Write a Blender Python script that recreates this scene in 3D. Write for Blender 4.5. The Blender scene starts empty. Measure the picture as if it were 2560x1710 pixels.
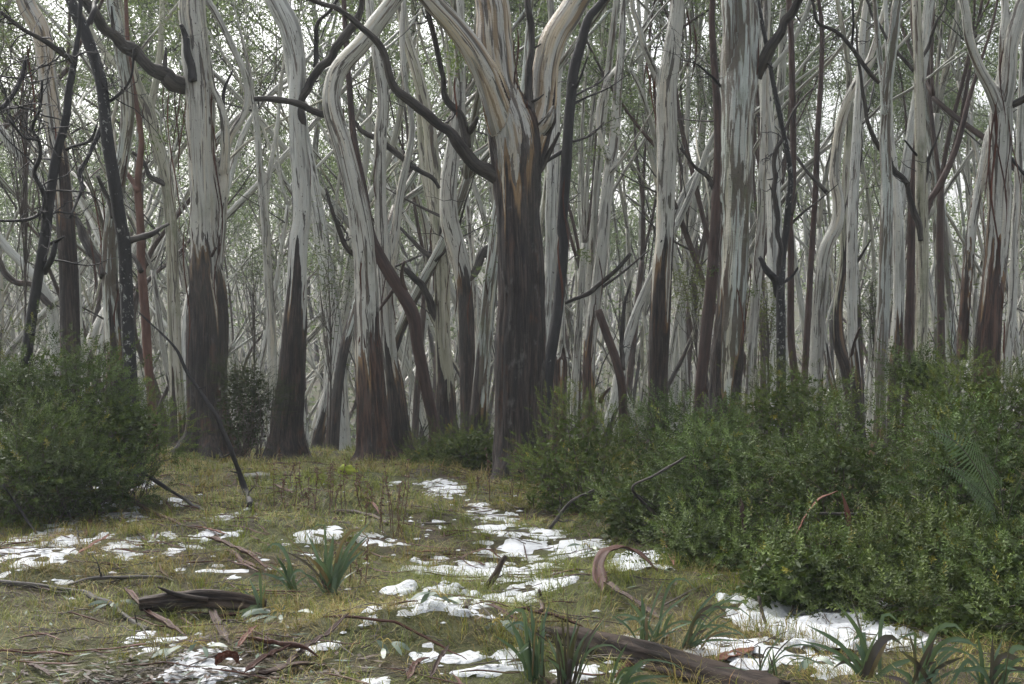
import bpy, math, random
import numpy as np
from mathutils import Vector

SC = bpy.context.scene
COL = SC.collection
rad = math.radians

# ------------------------------------------------------------------ camera, sky, sun, exposure
EYE = 1.6
FPX = 2560 * 50.0 / 36.0            # focal length in photo pixels
cd = bpy.data.cameras.new('camera'); cam = bpy.data.objects.new('camera', cd); COL.objects.link(cam)
cd.lens = 50; cd.sensor_width = 36; cd.clip_end = 2000; cd.clip_start = 0.05
cam.location = (0, 0, EYE); cam.rotation_euler = (rad(90), 0, 0)
SC.camera = cam

HAZE = 0.0013
SUN_EL, SUN_AZ = 48.0, -35.0        # azimuth from +Y (view direction) towards +X
W = bpy.data.worlds.new('World'); SC.world = W; W.use_nodes = True
wn = W.node_tree.nodes; wl = W.node_tree.links
sky = wn.new('ShaderNodeTexSky'); sky.sky_type = 'NISHITA'; sky.sun_disc = False
sky.sun_elevation = rad(SUN_EL); sky.sun_rotation = rad(SUN_AZ)
sky.air_density = 1.0; sky.dust_density = 6.0; sky.ozone_density = 1.0
hsv = wn.new('ShaderNodeHueSaturation'); hsv.inputs['Saturation'].default_value = 0.30
wl.new(sky.outputs['Color'], hsv.inputs['Color'])
bg = wn['Background']; wl.new(hsv.outputs['Color'], bg.inputs['Color'])
bg.inputs['Strength'].default_value = 0.14

sd = bpy.data.lights.new('sun', 'SUN'); sun = bpy.data.objects.new('sun', sd); COL.objects.link(sun)
sd.energy = 1.5; sd.angle = rad(25); sd.color = (1.0, 0.97, 0.92)
_sdir = Vector((math.sin(rad(SUN_AZ)) * math.cos(rad(SUN_EL)), math.cos(rad(SUN_AZ)) * math.cos(rad(SUN_EL)), math.sin(rad(SUN_EL))))
sun.rotation_euler = _sdir.to_track_quat('Z', 'Y').to_euler()
sun.location = (0, 0, 40)

SC.view_settings.view_transform = 'Standard'; SC.view_settings.look = 'None'
SC.view_settings.gamma = 1.0; SC.view_settings.use_curve_mapping = False
SC.view_settings.exposure = 1.25
SC.render.engine = 'CYCLES'
cy = SC.cycles
cy.max_bounces = 5; cy.diffuse_bounces = 3; cy.glossy_bounces = 2; cy.transmission_bounces = 3
cy.volume_bounces = 0; cy.transparent_max_bounces = 4
cy.use_denoising = True
cy.use_adaptive_sampling = True; cy.adaptive_threshold = 0.03
cy.caustics_reflective = False; cy.caustics_refractive = False
cy.sample_clamp_indirect = 8.0

# ------------------------------------------------------------------ numeric helpers
def rng_(s): return np.random.default_rng(s)

def vnoise(p, seed=0):
    """value noise in [-1,1], p is (N,3)"""
    p = np.asarray(p, float)
    i = np.floor(p).astype(np.int64); f = p - i
    u = f * f * f * (f * (f * 6 - 15) + 10)
    def h(ix, iy, iz):
        n = (ix * 374761393 + iy * 668265263 + iz * 2147483647 + seed * 1274126177) & 0xFFFFFFFF
        n = ((n ^ (n >> 13)) * 1274126177) & 0xFFFFFFFF
        n = ((n ^ (n >> 16)) * 2246822519) & 0xFFFFFFFF
        n = n ^ (n >> 15)
        return (n & 0xFFFFFF) / 8388607.5 - 1.0
    out = 0
    for a in (0, 1):
        wx = u[:, 0] if a else 1 - u[:, 0]
        for b in (0, 1):
            wy = u[:, 1] if b else 1 - u[:, 1]
            for c in (0, 1):
                wz = u[:, 2] if c else 1 - u[:, 2]
                out = out + wx * wy * wz * h(i[:, 0] + a, i[:, 1] + b, i[:, 2] + c)
    return out

def fbm(p, oct=3, seed=0):
    p = np.asarray(p, float); o = 0; a = 1; t = 0
    for k in range(oct):
        o = o + a * vnoise(p * 2 ** k + 17.3 * k, seed + k); t += a; a *= 0.5
    return o / t

def sstep(a, b, x):
    t = np.clip((x - a) / (b - a), 0, 1); return t * t * (3 - 2 * t)

def catmull(P, n):
    """resample polyline P (K,m) by a Catmull-Rom spline to n points, evenly by length"""
    P = np.asarray(P, float)
    if len(P) == 2:
        P = np.vstack([P[0], P.mean(0), P[1]])
    A = np.vstack([2 * P[0] - P[1], P, 2 * P[-1] - P[-2]])
    out = []
    for k in range(len(P) - 1):
        p0, p1, p2, p3 = A[k], A[k + 1], A[k + 2], A[k + 3]
        t = np.linspace(0, 1, 14, endpoint=False)[:, None]
        out.append(0.5 * (2 * p1 + (p2 - p0) * t + (2 * p0 - 5 * p1 + 4 * p2 - p3) * t ** 2 + (3 * p1 - p0 - 3 * p2 + p3) * t ** 3))
    D = np.vstack(out + [P[-1:]])
    L = np.r_[0, np.cumsum(np.linalg.norm(np.diff(D[:, :3], axis=0), axis=1))]
    s = np.linspace(0, L[-1], n)
    return np.stack([np.interp(s, L, D[:, j]) for j in range(D.shape[1])], 1)

def plen(P):
    P = np.asarray(P, float)[:, :3]
    return float(np.linalg.norm(np.diff(P, axis=0), axis=1).sum())

# ------------------------------------------------------------------ mesh helpers
def make_mesh(name, V, Q=None, T=None, attrs=None, smooth=True):
    me = bpy.data.meshes.new(name)
    V = np.asarray(V, np.float32)
    Q = np.zeros((0, 4), np.int32) if Q is None or len(Q) == 0 else np.asarray(Q, np.int32)
    T = np.zeros((0, 3), np.int32) if T is None or len(T) == 0 else np.asarray(T, np.int32)
    me.vertices.add(len(V)); me.vertices.foreach_set('co', V.ravel())
    nl = Q.size + T.size
    me.loops.add(nl); me.loops.foreach_set('vertex_index', np.concatenate([Q.ravel(), T.ravel()]))
    np_ = len(Q) + len(T)
    me.polygons.add(np_)
    st = np.concatenate([np.arange(len(Q)) * 4, Q.size + np.arange(len(T)) * 3]).astype(np.int32)
    me.polygons.foreach_set('loop_start', st)
    me.polygons.foreach_set('use_smooth', np.full(np_, smooth))
    for k, a in (attrs or {}).items():
        a = np.asarray(a, np.float32)
        if a.ndim == 1:
            me.attributes.new(k, 'FLOAT', 'POINT').data.foreach_set('value', a)
        elif k == 'col':
            c4 = np.ones((len(a), 4), np.float32); c4[:, :3] = a
            me.attributes.new(k, 'FLOAT_COLOR', 'POINT').data.foreach_set('color', c4.ravel())
        else:
            me.attributes.new(k, 'FLOAT_VECTOR', 'POINT').data.foreach_set('vector', a.ravel())
    me.update(calc_edges=True); me.validate()
    return me

class MB:
    """collects geometry for ONE mesh"""
    def __init__(s): s.V, s.Q, s.T, s.A, s.n = [], [], [], {}, 0
    def add(s, V, Q=None, T=None, **at):
        V = np.asarray(V, float)
        s.V.append(V)
        if Q is not None and len(Q): s.Q.append(np.asarray(Q) + s.n)
        if T is not None and len(T): s.T.append(np.asarray(T) + s.n)
        for k, a in at.items(): s.A.setdefault(k, []).append(np.asarray(a, float))
        s.n += len(V)
    def mesh(s, name, smooth=True):
        return make_mesh(name, np.vstack(s.V), np.vstack(s.Q) if s.Q else None, np.vstack(s.T) if s.T else None,
                         {k: np.concatenate(a) for k, a in s.A.items()}, smooth)

def link(name, me, mat=None, parent=None):
    o = bpy.data.objects.new(name, me); COL.objects.link(o)
    if mat is not None and me is not None and len(me.materials) == 0: me.materials.append(mat)
    if parent is not None: o.parent = parent
    return o

def tag(o, label=None, cat=None, group=None, kind=None):
    if label: o['label'] = label
    if cat: o['category'] = cat
    if group: o['group'] = group
    if kind: o['kind'] = kind
    return o

def thing(name, label, cat, loc, group=None, rz=0.0):
    o = bpy.data.objects.new(name, None); COL.objects.link(o)
    o.location = loc; o.rotation_euler = (0, 0, rz); o.empty_display_size = 0.1
    return tag(o, label, cat, group)

def tube_geo(P, R, ns, cap=True, jitter=None):
    """P (n,3) path, R (n,) radii -> V, Q, T, theta, s"""
    P = np.asarray(P, float); R = np.asarray(R, float); n = len(P)
    tg = np.gradient(P, axis=0); tg /= np.linalg.norm(tg, axis=1)[:, None] + 1e-9
    ref = np.array([1.0, 0, 0]) if abs(tg[0, 0]) < 0.9 else np.array([0, 1.0, 0])
    u = ref - tg[0] * ref.dot(tg[0]); u /= np.linalg.norm(u)
    U = np.zeros_like(P)
    for k in range(n):
        u = u - tg[k] * u.dot(tg[k]); u /= np.linalg.norm(u) + 1e-9; U[k] = u
    B = np.cross(tg, U)
    th = np.arange(ns) * 2 * np.pi / ns
    c, s_ = np.cos(th), np.sin(th)
    rr = R[:, None] * np.ones(ns)[None]
    if jitter is not None: rr = rr * jitter
    V = P[:, None] + rr[..., None] * (c[None, :, None] * U[:, None] + s_[None, :, None] * B[:, None])
    a = np.arange(n - 1)[:, None] * ns; j = np.arange(ns)[None]; j2 = (j + 1) % ns
    Q = np.stack([a + j, a + j2, a + ns + j2, a + ns + j], -1).reshape(-1, 4)
    L = np.r_[0, np.cumsum(np.linalg.norm(np.diff(P, axis=0), axis=1))]
    V = V.reshape(-1, 3)
    bk = np.stack([np.outer(R, c).ravel(), np.outer(R, s_).ravel(), np.repeat(L, ns)], 1)
    T = None
    if cap:
        m = len(V); V = np.vstack([V, P[0], P[-1]])
        j = np.arange(ns); j2 = (j + 1) % ns
        T = np.vstack([np.stack([np.full(ns, m), j2, j], 1), np.stack([np.full(ns, m + 1), (n - 1) * ns + j, (n - 1) * ns + j2], 1)])
        bk = np.vstack([bk, [0, 0, 0], [0, 0, L[-1]]])
    return V, Q, T, bk

# ------------------------------------------------------------------ ground shape and pixel rays
def gh(x, y):
    x = np.atleast_1d(np.asarray(x, float)); y = np.atleast_1d(np.asarray(y, float))
    p = np.stack([x, y, np.zeros_like(x)], 1)
    near = 1 - sstep(24, 40, y)
    z = 0.07 * vnoise(p / 2.7, 3) + near * (0.05 * vnoise(p / 0.9, 5) + 0.022 * vnoise(p / 0.33, 7) + 0.010 * vnoise(p / 0.13, 9))
    t = (y - 21.2) / 1.1
    sp = 1.1 * np.where(t > 20, t, np.log1p(np.exp(np.minimum(t, 20))))
    z = z - 0.095 * np.minimum(sp, 45) - 0.035 * np.maximum(sp - 45, 0)
    z = z + 26.0 * sstep(75, 250, y)
    z = z + 0.17 * np.exp(-(((x + 2.0) / 2.4) ** 2 + ((y - 15.5) / 3.0) ** 2))
    z = z + 0.16 * np.exp(-(((x + 0.55) / 0.8) ** 2 + ((y - 7.75) / 0.42) ** 2))      # grassy hummock
    z = z + 0.10 * np.exp(-(((x - 0.75) / 0.8) ** 2 + ((y - 9.2) / 0.7) ** 2))
    return z

def ray(px, py, d):
    return np.array([(px - 1280) / FPX * d, d, EYE - (py - 855) / FPX * d])

def on_ground(px, py):
    d = np.arange(4.0, 60, 0.02)
    z = EYE - (py - 855) / FPX * d
    g = gh((px - 1280) / FPX * d, d)
    k = np.argmax(z < g)
    if not (z < g).any(): k = int(np.argmin(np.abs(d - 21.5)))
    return np.array([(px - 1280) / FPX * d[k], d[k], g[k]])

DS = 2560 / 2347.0                   # the overview picture's pixels -> photo pixels
def og(x, y): return on_ground(x * DS, y * DS)

# ------------------------------------------------------------------ material helpers
class NT:
    def __init__(s, name):
        s.m = bpy.data.materials.new(name); s.m.use_nodes = True
        s.t = s.m.node_tree; s.n = s.t.nodes; s.l = s.t.links
        s.b = s.n['Principled BSDF']
    def node(s, typ, **kw):
        nd = s.n.new(typ)
        for k, v in kw.items(): setattr(nd, k, v)
        return nd
    def put(s, sock, v):
        if isinstance(v, bpy.types.NodeSocket): s.l.new(v, sock)
        elif isinstance(v, (tuple, list)) and sock.type == 'RGBA' and len(v) == 3: sock.default_value = (*v, 1)
        else: sock.default_value = v
    def attr(s, name, out='Fac'):
        return s.node('ShaderNodeAttribute', attribute_name=name).outputs[out]
    def math(s, op, a, b=None, c=None, clamp=False):
        nd = s.node('ShaderNodeMath', operation=op, use_clamp=clamp); s.put(nd.inputs[0], a)
        if b is not None: s.put(nd.inputs[1], b)
        if c is not None: s.put(nd.inputs[2], c)
        return nd.outputs[0]
    def vmul(s, v, k):
        nd = s.node('ShaderNodeVectorMath', operation='MULTIPLY'); s.put(nd.inputs[0], v); nd.inputs[1].default_value = k; return nd.outputs[0]
    def vadd(s, v, w):
        nd = s.node('ShaderNodeVectorMath', operation='ADD'); s.put(nd.inputs[0], v); s.put(nd.inputs[1], w); return nd.outputs[0]
    def noise(s, vec, scale=1.0, detail=4.0, rough=0.55, dist=0.0):
        nd = s.node('ShaderNodeTexNoise'); s.put(nd.inputs['Vector'], vec)
        nd.inputs['Scale'].default_value = scale; nd.inputs['Detail'].default_value = detail
        nd.inputs['Roughness'].default_value = rough; nd.inputs['Distortion'].default_value = dist
        return nd.outputs['Fac']
    def ramp(s, fac, stops):
        nd = s.node('ShaderNodeValToRGB'); s.put(nd.inputs[0], fac); e = nd.color_ramp.elements
        while len(e) < len(stops): e.new(0.5)
        for k, (p, c) in enumerate(stops):
            e[k].position = p; e[k].color = (*c, 1) if not isinstance(c, (int, float)) else (c, c, c, 1)
        return nd.outputs['Color']
    def mix(s, fac, a, b, mode='MIX'):
        nd = s.node('ShaderNodeMix', data_type='RGBA', blend_type=mode)
        s.put(nd.inputs[0], fac); s.put(nd.inputs[6], a); s.put(nd.inputs[7], b); return nd.outputs[2]
    def map(s, v, a, b, c=0.0, d=1.0):
        nd = s.node('ShaderNodeMapRange', interpolation_type='SMOOTHSTEP'); s.put(nd.inputs[0], v)
        for i, q in enumerate((a, b, c, d)): nd.inputs[1 + i].default_value = q
        return nd.outputs[0]
    def bump(s, h, strength=0.5, dist=0.01, normal=None):
        nd = s.node('ShaderNodeBump'); s.put(nd.inputs['Height'], h)
        nd.inputs['Strength'].default_value = strength; nd.inputs['Distance'].default_value = dist
        if normal is not None: s.l.new(normal, nd.inputs['Normal'])
        return nd.outputs[0]
    def done(s, color, rough=0.7, spec=0.3, normal=None, **kw):
        s.put(s.b.inputs['Base Color'], color); s.put(s.b.inputs['Roughness'], rough)
        s.b.inputs['Specular IOR Level'].default_value = spec
        if normal is not None: s.l.new(normal, s.b.inputs['Normal'])
        for k, v in kw.items(): s.put(s.b.inputs[k], v)
        return s.m

def bark_mat(name, pale=((0.28, 0.27, 0.24), (0.54, 0.54, 0.49), (0.63, 0.58, 0.47)), dark_strip=(0.06, 0.048, 0.04), strips=0.42,
             green=0.25, rough1=(0.007, 0.006, 0.006), rough2=(0.066, 0.046, 0.037), ochre=0.5, lichen=0.15, warm=0.0):
    t = NT(name)
    bk = t.attr('bk', 'Vector'); rg = t.attr('rg')
    oi = t.node('ShaderNodeObjectInfo').outputs['Random']
    off = t.node('ShaderNodeCombineXYZ'); t.l.new(t.math('MULTIPLY', oi, 37.0), off.inputs[2]); t.l.new(t.math('MULTIPLY', oi, 11.0), off.inputs[0])
    v = t.vadd(bk, off.outputs[0])
    broad = t.noise(t.vmul(v, (7, 7, 0.38)), 1, 3, 0.5, 0.6)
    mid = t.noise(t.vmul(v, (16, 16, 1.2)), 1, 4, 0.6, 0.5)
    fine = t.noise(t.vmul(v, (70, 70, 3.0)), 1, 4, 0.65)
    blot = t.noise(t.vmul(v, (5, 5, 2.2)), 1, 4, 0.6)
    spots = t.noise(t.vmul(v, (30, 30, 16)), 1, 2, 0.5)
    sm2 = t.noise(t.vmul(v, (11, 11, 0.55)), 1, 3, 0.55, 0.5); sm3 = t.noise(t.vmul(v, (24, 24, 0.85)), 1, 3, 0.55, 0.6)
    smooth = t.ramp(broad, [(0.30, pale[0]), (0.42, pale[1]), (0.55, pale[1]), (0.66, pale[2])])
    smooth = t.mix(t.map(sm2, 0.575, 0.600, 0.0, 0.75), smooth, tuple(0.42 * k for k in pale[1]))
    smooth = t.mix(t.map(sm2, 0.40, 0.425, 0.55, 0.0), smooth, (0.62, 0.60, 0.54))
    smooth = t.mix(t.map(mid, 0.66 - 0.22 * strips, 0.68 - 0.21 * strips, 0.0, 0.92), smooth, dark_strip)
    smooth = t.mix(t.map(sm3, 0.64 - 0.06 * strips, 0.66 - 0.06 * strips, 0.0, 0.8), smooth, (0.10, 0.062, 0.042))
    smooth = t.mix(t.math('MULTIPLY', t.map(blot, 0.52, 0.72), green), smooth, (0.14, 0.17, 0.09))
    smooth = t.mix(t.map(fine, 0.32, 0.50, 0.42, 0.0), smooth, (0.13, 0.11, 0.09))
    smooth = t.mix(t.map(spots, 0.68, 0.73, 0.0, 0.85), smooth, (0.045, 0.036, 0.03))
    if warm: smooth = t.mix(t.map(t.noise(t.vmul(v, (9, 9, 0.6)), 1, 3, 0.5), 0.52, 0.62, 0, warm), smooth, (0.58, 0.40, 0.20))
    rough = t.ramp(t.math('ADD', t.math('MULTIPLY', fine, 0.55), t.math('MULTIPLY', mid, 0.45)), [(0.38, rough1), (0.49, tuple(0.7 * a + 0.3 * b for a, b in zip(rough1, rough2))), (0.60, tuple(1.35 * k for k in rough2))])
    rough = t.mix(t.map(t.noise(t.vmul(v, (9, 9, 3.5)), 1, 5, 0.65), 0.58, 0.70, 0.0, lichen * 2.2), rough, (0.17, 0.165, 0.15))
    rough = t.mix(t.math('MULTIPLY', t.map(blot, 0.52, 0.66, 0, 0.55), t.map(sm3, 0.44, 0.56)), rough, (0.13, 0.058, 0.028))
    edge = t.math('ADD', rg, t.math('MULTIPLY', t.math('SUBTRACT', fine, 0.5), 0.35))
    edge = t.math('ADD', edge, t.math('ADD', t.math('MULTIPLY', t.math('SUBTRACT', mid, 0.5), 0.5), t.math('MULTIPLY', t.math('SUBTRACT', broad, 0.5), 3.2)))
    m = t.map(edge, -0.02, 0.02)
    och = t.math('MULTIPLY', t.math('MULTIPLY', t.map(edge, -0.35, -0.05), t.map(broad, 0.47, 0.55)), ochre)
    rough = t.mix(och, rough, (0.42, 0.26, 0.12))
    col = t.mix(m, rough, smooth)
    big = t.noise(t.vmul(v, (2.2, 2.2, 0.55)), 1, 3, 0.55)
    col = t.mix(t.math('MULTIPLY', t.map(big, 0.52, 0.68), 0.25), col, (0.15, 0.14, 0.12))
    wr = t.noise(t.vmul(v, (14, 14, 75)), 1, 3, 0.6)
    h = t.math('ADD', t.math('MULTIPLY', wr, t.map(m, 0, 1, 0.0, 0.22)), t.math('MULTIPLY', spots, t.map(m, 0, 1, 0.0, 0.3)))
    h = t.math('ADD', h, t.math('MULTIPLY', blot, 0.4))
    h = t.math('ADD', h, t.math('MULTIPLY', fine, t.map(m, 0, 1, 1.0, 0.22)))
    h = t.math('ADD', h, t.math('MULTIPLY', mid, t.map(m, 0, 1, 0.8, 0.35)))
    return t.done(col, t.map(m, 0, 1, 0.62, 0.5), 0.4, t.bump(h, 1.0, 0.035))

def lichen_mat(name, base=(0.013, 0.0125, 0.013), patch=0.62):
    t = NT(name)
    bk = t.attr('bk', 'Vector')
    a = t.noise(t.vmul(bk, (22, 22, 16)), 1, 5, 0.7); b = t.noise(t.vmul(bk, (3, 3, 2.0)), 1, 2, 0.5)
    f = t.noise(t.vmul(bk, (60, 60, 22)), 1, 3, 0.6)
    c = t.mix(f, base, tuple(k * 2.6 for k in base))
    q = t.math('ADD', a, t.math('MULTIPLY', t.math('SUBTRACT', b, 0.5), 0.45))
    m = t.map(q, patch, patch + 0.05)
    c = t.mix(m, c, (0.36, 0.37, 0.34))
    return t.done(c, 0.65, 0.35, t.bump(t.math('ADD', f, m), 0.7, 0.006))

def simple_bark(name, c1, c2, sc=(40, 40, 3), rough=0.65, strength=0.8, spec=0.35):
    t = NT(name)
    bk = t.attr('bk', 'Vector')
    f = t.noise(t.vmul(bk, sc), 1, 5, 0.65); b = t.noise(t.vmul(bk, (8, 8, 1.2)), 1, 3, 0.5)
    c = t.mix(t.map(t.math('ADD', t.math('MULTIPLY', f, 0.6), t.math('MULTIPLY', b, 0.4)), 0.35, 0.66), c1, c2)
    return t.done(c, rough, spec, t.bump(f, strength, 0.008))

def leaf_mat(name, rough=0.42, spec=0.4, trans=0.25):
    t = NT(name)
    c = t.attr('col', 'Color')
    t.done(c, rough, spec)
    tr = t.node('ShaderNodeBsdfTranslucent'); t.put(tr.inputs['Color'], t.mix(0.35, c, (0.25, 0.32, 0.05)))
    mx = t.node('ShaderNodeMixShader'); mx.inputs[0].default_value = trans
    t.l.new(t.b.outputs[0], mx.inputs[1]); t.l.new(tr.outputs[0], mx.inputs[2])
    t.l.new(mx.outputs[0], t.n['Material Output'].inputs['Surface'])
    return t.m

M = {}
M['gum'] = bark_mat('gum_bark')
M['gum_white'] = bark_mat('gum_bark_white', ((0.38, 0.39, 0.37), (0.61, 0.62, 0.58), (0.68, 0.66, 0.58)), strips=0.28, green=0.12)
M['gum_stripe'] = bark_mat('gum_bark_striped', ((0.23, 0.25, 0.24), (0.49, 0.53, 0.49), (0.60, 0.57, 0.44)), strips=0.8, dark_strip=(0.085, 0.066, 0.042), green=0.5)
M['gum_olive'] = bark_mat('gum_bark_olive', ((0.23, 0.23, 0.17), (0.43, 0.42, 0.32), (0.54, 0.50, 0.38)), strips=0.35, green=0.6)
M['gum_main'] = bark_mat('gum_bark_main', ((0.27, 0.27, 0.27), (0.51, 0.50, 0.46), (0.62, 0.53, 0.37)), strips=0.55, green=0.25,
                         rough1=(0.006, 0.005, 0.005), rough2=(0.064, 0.046, 0.039), ochre=0.8, lichen=0.25, warm=0.38)
M['gum_red'] = bark_mat('gum_bark_red', strips=0.42, rough1=(0.014, 0.009, 0.007), rough2=(0.10, 0.054, 0.038), ochre=0.7)
M['brown'] = simple_bark('brown_bark', (0.030, 0.020, 0.017), (0.10, 0.060, 0.046))
M['redbrown'] = simple_bark('red_brown_bark', (0.026, 0.017, 0.015), (0.095, 0.056, 0.046))
M['salmon'] = simple_bark('salmon_bark', (0.085, 0.042, 0.030), (0.20, 0.10, 0.074), (14, 14, 3))
M['limb'] = simple_bark('dark_limb_bark', (0.010, 0.009, 0.009), (0.090, 0.078, 0.067), (46, 46, 5), 0.7, 1.0)
M['black'] = simple_bark('black_twig_bark', (0.010, 0.009, 0.010), (0.036, 0.033, 0.033))
M['lichen'] = lichen_mat('lichen_bark', patch=0.60)
M['lichen_less'] = lichen_mat('lichen_bark_sparse', patch=0.70)
M['ribbon'] = simple_bark('bark_ribbon', (0.030, 0.015, 0.012), (0.115, 0.054, 0.040), (60, 60, 2.5), 0.6, 0.6, 0.15)
M['ribbon_grey'] = simple_bark('bark_ribbon_grey', (0.026, 0.018, 0.016), (0.088, 0.058, 0.048), (60, 60, 2.5), 0.65, 0.6, 0.15)
M['ribbon_red'] = simple_bark('bark_ribbon_red', (0.060, 0.024, 0.016), (0.18, 0.074, 0.047), (60, 60, 2.5), 0.6, 0.6, 0.15)
M['stick'] = simple_bark('stick_bark', (0.030, 0.024, 0.020), (0.12, 0.095, 0.078), (90, 90, 6))
M['char'] = simple_bark('charred_wood', (0.008, 0.007, 0.007), (0.085, 0.060, 0.044), (40, 40, 5), 0.75, 1.0, 0.25)
M['leaf'] = leaf_mat('gum_leaf', 0.5, 0.35, 0.40)
M['shrub'] = leaf_mat('shrub_leaf', 0.55, 0.16, 0.14)
M['strap'] = leaf_mat('strap_leaf', 0.42, 0.4, 0.12)
M['grass'] = leaf_mat('grass_blade', 0.6, 0.25, 0.25)
M['litter'] = leaf_mat('dead_leaf', 0.6, 0.3, 0.08)

# ------------------------------------------------------------------ ground sheet
def graded(a, b, step, lo, hi, g=1.13):
    mid = list(np.arange(a, b, step)); s = step; v = mid[-1]; up = []
    while v < hi: s *= g; v += s; up.append(v)
    s = step; v = mid[0]; dn = []
    while v > lo: s *= g; v -= s; dn.append(v)
    return np.array(dn[::-1] + mid + up)
gx = graded(-6.0, 6.0, 0.085, -190, 190); gy = graded(5.6, 23.0, 0.085, -12, 255)
GX, GY = np.meshgrid(gx, gy)
GV = np.stack([GX.ravel(), GY.ravel(), gh(GX.ravel(), GY.ravel())], 1)
nx_, ny_ = len(gx), len(gy)
a = (np.arange(ny_ - 1)[:, None] * nx_ + np.arange(nx_ - 1)[None]).ravel()
GQ = np.stack([a, a + 1, a + nx_ + 1, a + nx_], 1)
t = NT('forest_floor')
co = t.node('ShaderNodeTexCoord').outputs['Object']
n1 = t.noise(co, 0.9, 5, 0.6); n2 = t.noise(co, 6, 6, 0.65); n3 = t.noise(co, 45, 4, 0.7)
c = t.ramp(n2, [(0.3, (0.022, 0.017, 0.012)), (0.5, (0.050, 0.038, 0.024)), (0.7, (0.095, 0.074, 0.038))])
c = t.mix(t.map(n1, 0.40, 0.58, 0, 0.75), c, t.ramp(n3, [(0.3, (0.032, 0.042, 0.014)), (0.7, (0.095, 0.105, 0.034))]))
M['ground'] = t.done(c, 0.85, 0.2, t.bump(t.math('ADD', n2, n3), 1.0, 0.03))
tag(link('ground', make_mesh('ground', GV, GQ), M['ground']), 'grassy forest floor of moss, soil and leaf litter dropping away behind the trees', kind='structure')

# ------------------------------------------------------------------ traced trees
def to3(pts, d, dz=0.0, seed=0, wob=0.0, d1=None):
    """pixel path [(x, y, w)...] -> (n,4) points with radius; dz = how far the far end lies behind (+) or before (-) d"""
    P = np.asarray(pts, float)
    L = np.r_[0, np.cumsum(np.hypot(*np.diff(P[:, :2], axis=0).T))]; u = L / L[-1]
    dd = d + dz * u + wob * vnoise(np.stack([u * 3.1, np.full_like(u, seed * 7.7), np.zeros_like(u)], 1), 31)
    X = (P[:, 0] - 1280) / FPX * dd; Z = EYE - (P[:, 1] - 855) / FPX * dd
    return np.stack([X, dd, Z, P[:, 2] * 0.455 / FPX * dd], 1)

def extend_up(A, ztop, rng, taper=0.45):
    """carry a stem on above the frame to ztop"""
    p = A[-1].copy(); dr = A[-1, :3] - A[-2, :3]; dr = dr / np.linalg.norm(dr); r0 = p[3]; out = []
    while p[2] < ztop:
        dr = dr + np.array([rng.normal(0, 0.10), rng.normal(0, 0.10), 0.16]); dr /= np.linalg.norm(dr)
        p = p.copy(); p[:3] += dr * 1.1
        p[3] = r0 * (1 - (1 - taper) * min(1, (p[2] - A[-1, 2]) / max(0.5, ztop - A[-1, 2])))
        out.append(p)
    return np.vstack([A, out]) if out else A

def bark_fields(V, bk, zb, seed, amp=0.55):
    """signed distance above the rough stocking (positive = smooth bark)"""
    th = np.arctan2(bk[:, 1], bk[:, 0]); c, s = np.cos(th), np.sin(th)
    q = np.stack([c * 1.3 + seed, s * 1.3, V[:, 2] * 0.25], 1); q2 = np.stack([c * 3.2, s * 3.2 + seed, V[:, 2] * 0.5], 1)
    return (V[:, 2] - zb) + amp * 1.0 * vnoise(q, 41) + amp * 0.7 * vnoise(q2, 43)

def trunk_relief(V, N, bk, rg, r, lump=1.0):
    sm = sstep(-0.05, 0.05, rg)
    fine = fbm(np.stack([bk[:, 0] * 34, bk[:, 1] * 34, bk[:, 2] * 2.2], 1), 2, 51)
    flut = vnoise(np.stack([bk[:, 0] * 9, bk[:, 1] * 9, bk[:, 2] * 0.7], 1), 53)
    blob = vnoise(np.stack([bk[:, 0] * 5, bk[:, 1] * 5, bk[:, 2] * 3.0], 1), 55)
    k = np.clip(r / 0.16, 0.25, 1.3)
    dsp = k * ((1 - sm) * (0.012 + 0.014 * fine) + lump * (0.010 * flut + 0.008 * blob))
    return V + N * dsp[:, None]

dg_ = None
def remesh(V, Q, T, voxel, it=4):
    me = make_mesh('tmp', V, Q, T); o = bpy.data.objects.new('tmp', me); COL.objects.link(o)
    m = o.modifiers.new('r', 'REMESH'); m.mode = 'VOXEL'; m.voxel_size = voxel; m.adaptivity = 0
    m2 = o.modifiers.new('s', 'SMOOTH'); m2.iterations = it; m2.factor = 0.5
    dg = bpy.context.evaluated_depsgraph_get(); e = o.evaluated_get(dg).to_mesh()
    nv, npol = len(e.vertices), len(e.polygons)
    v = np.zeros(nv * 3, np.float32); e.vertices.foreach_get('co', v); nrm = np.zeros(nv * 3, np.float32); e.vertices.foreach_get('normal', nrm)
    lv = np.zeros(len(e.loops), np.int32); e.loops.foreach_get('vertex_index', lv)
    ls = np.zeros(npol, np.int32); e.polygons.foreach_get('loop_start', ls); lt = np.zeros(npol, np.int32); e.polygons.foreach_get('loop_total', lt)
    q = np.stack([lv[ls[lt == 4] + k] for k in range(4)], 1); tr = np.stack([lv[ls[lt == 3] + k] for k in range(3)], 1) if (lt == 3).any() else None
    o.to_mesh_clear() if False else None
    bpy.data.objects.remove(o); bpy.data.meshes.remove(me)
    return v.reshape(-1, 3).astype(float), nrm.reshape(-1, 3).astype(float), q, tr

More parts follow.
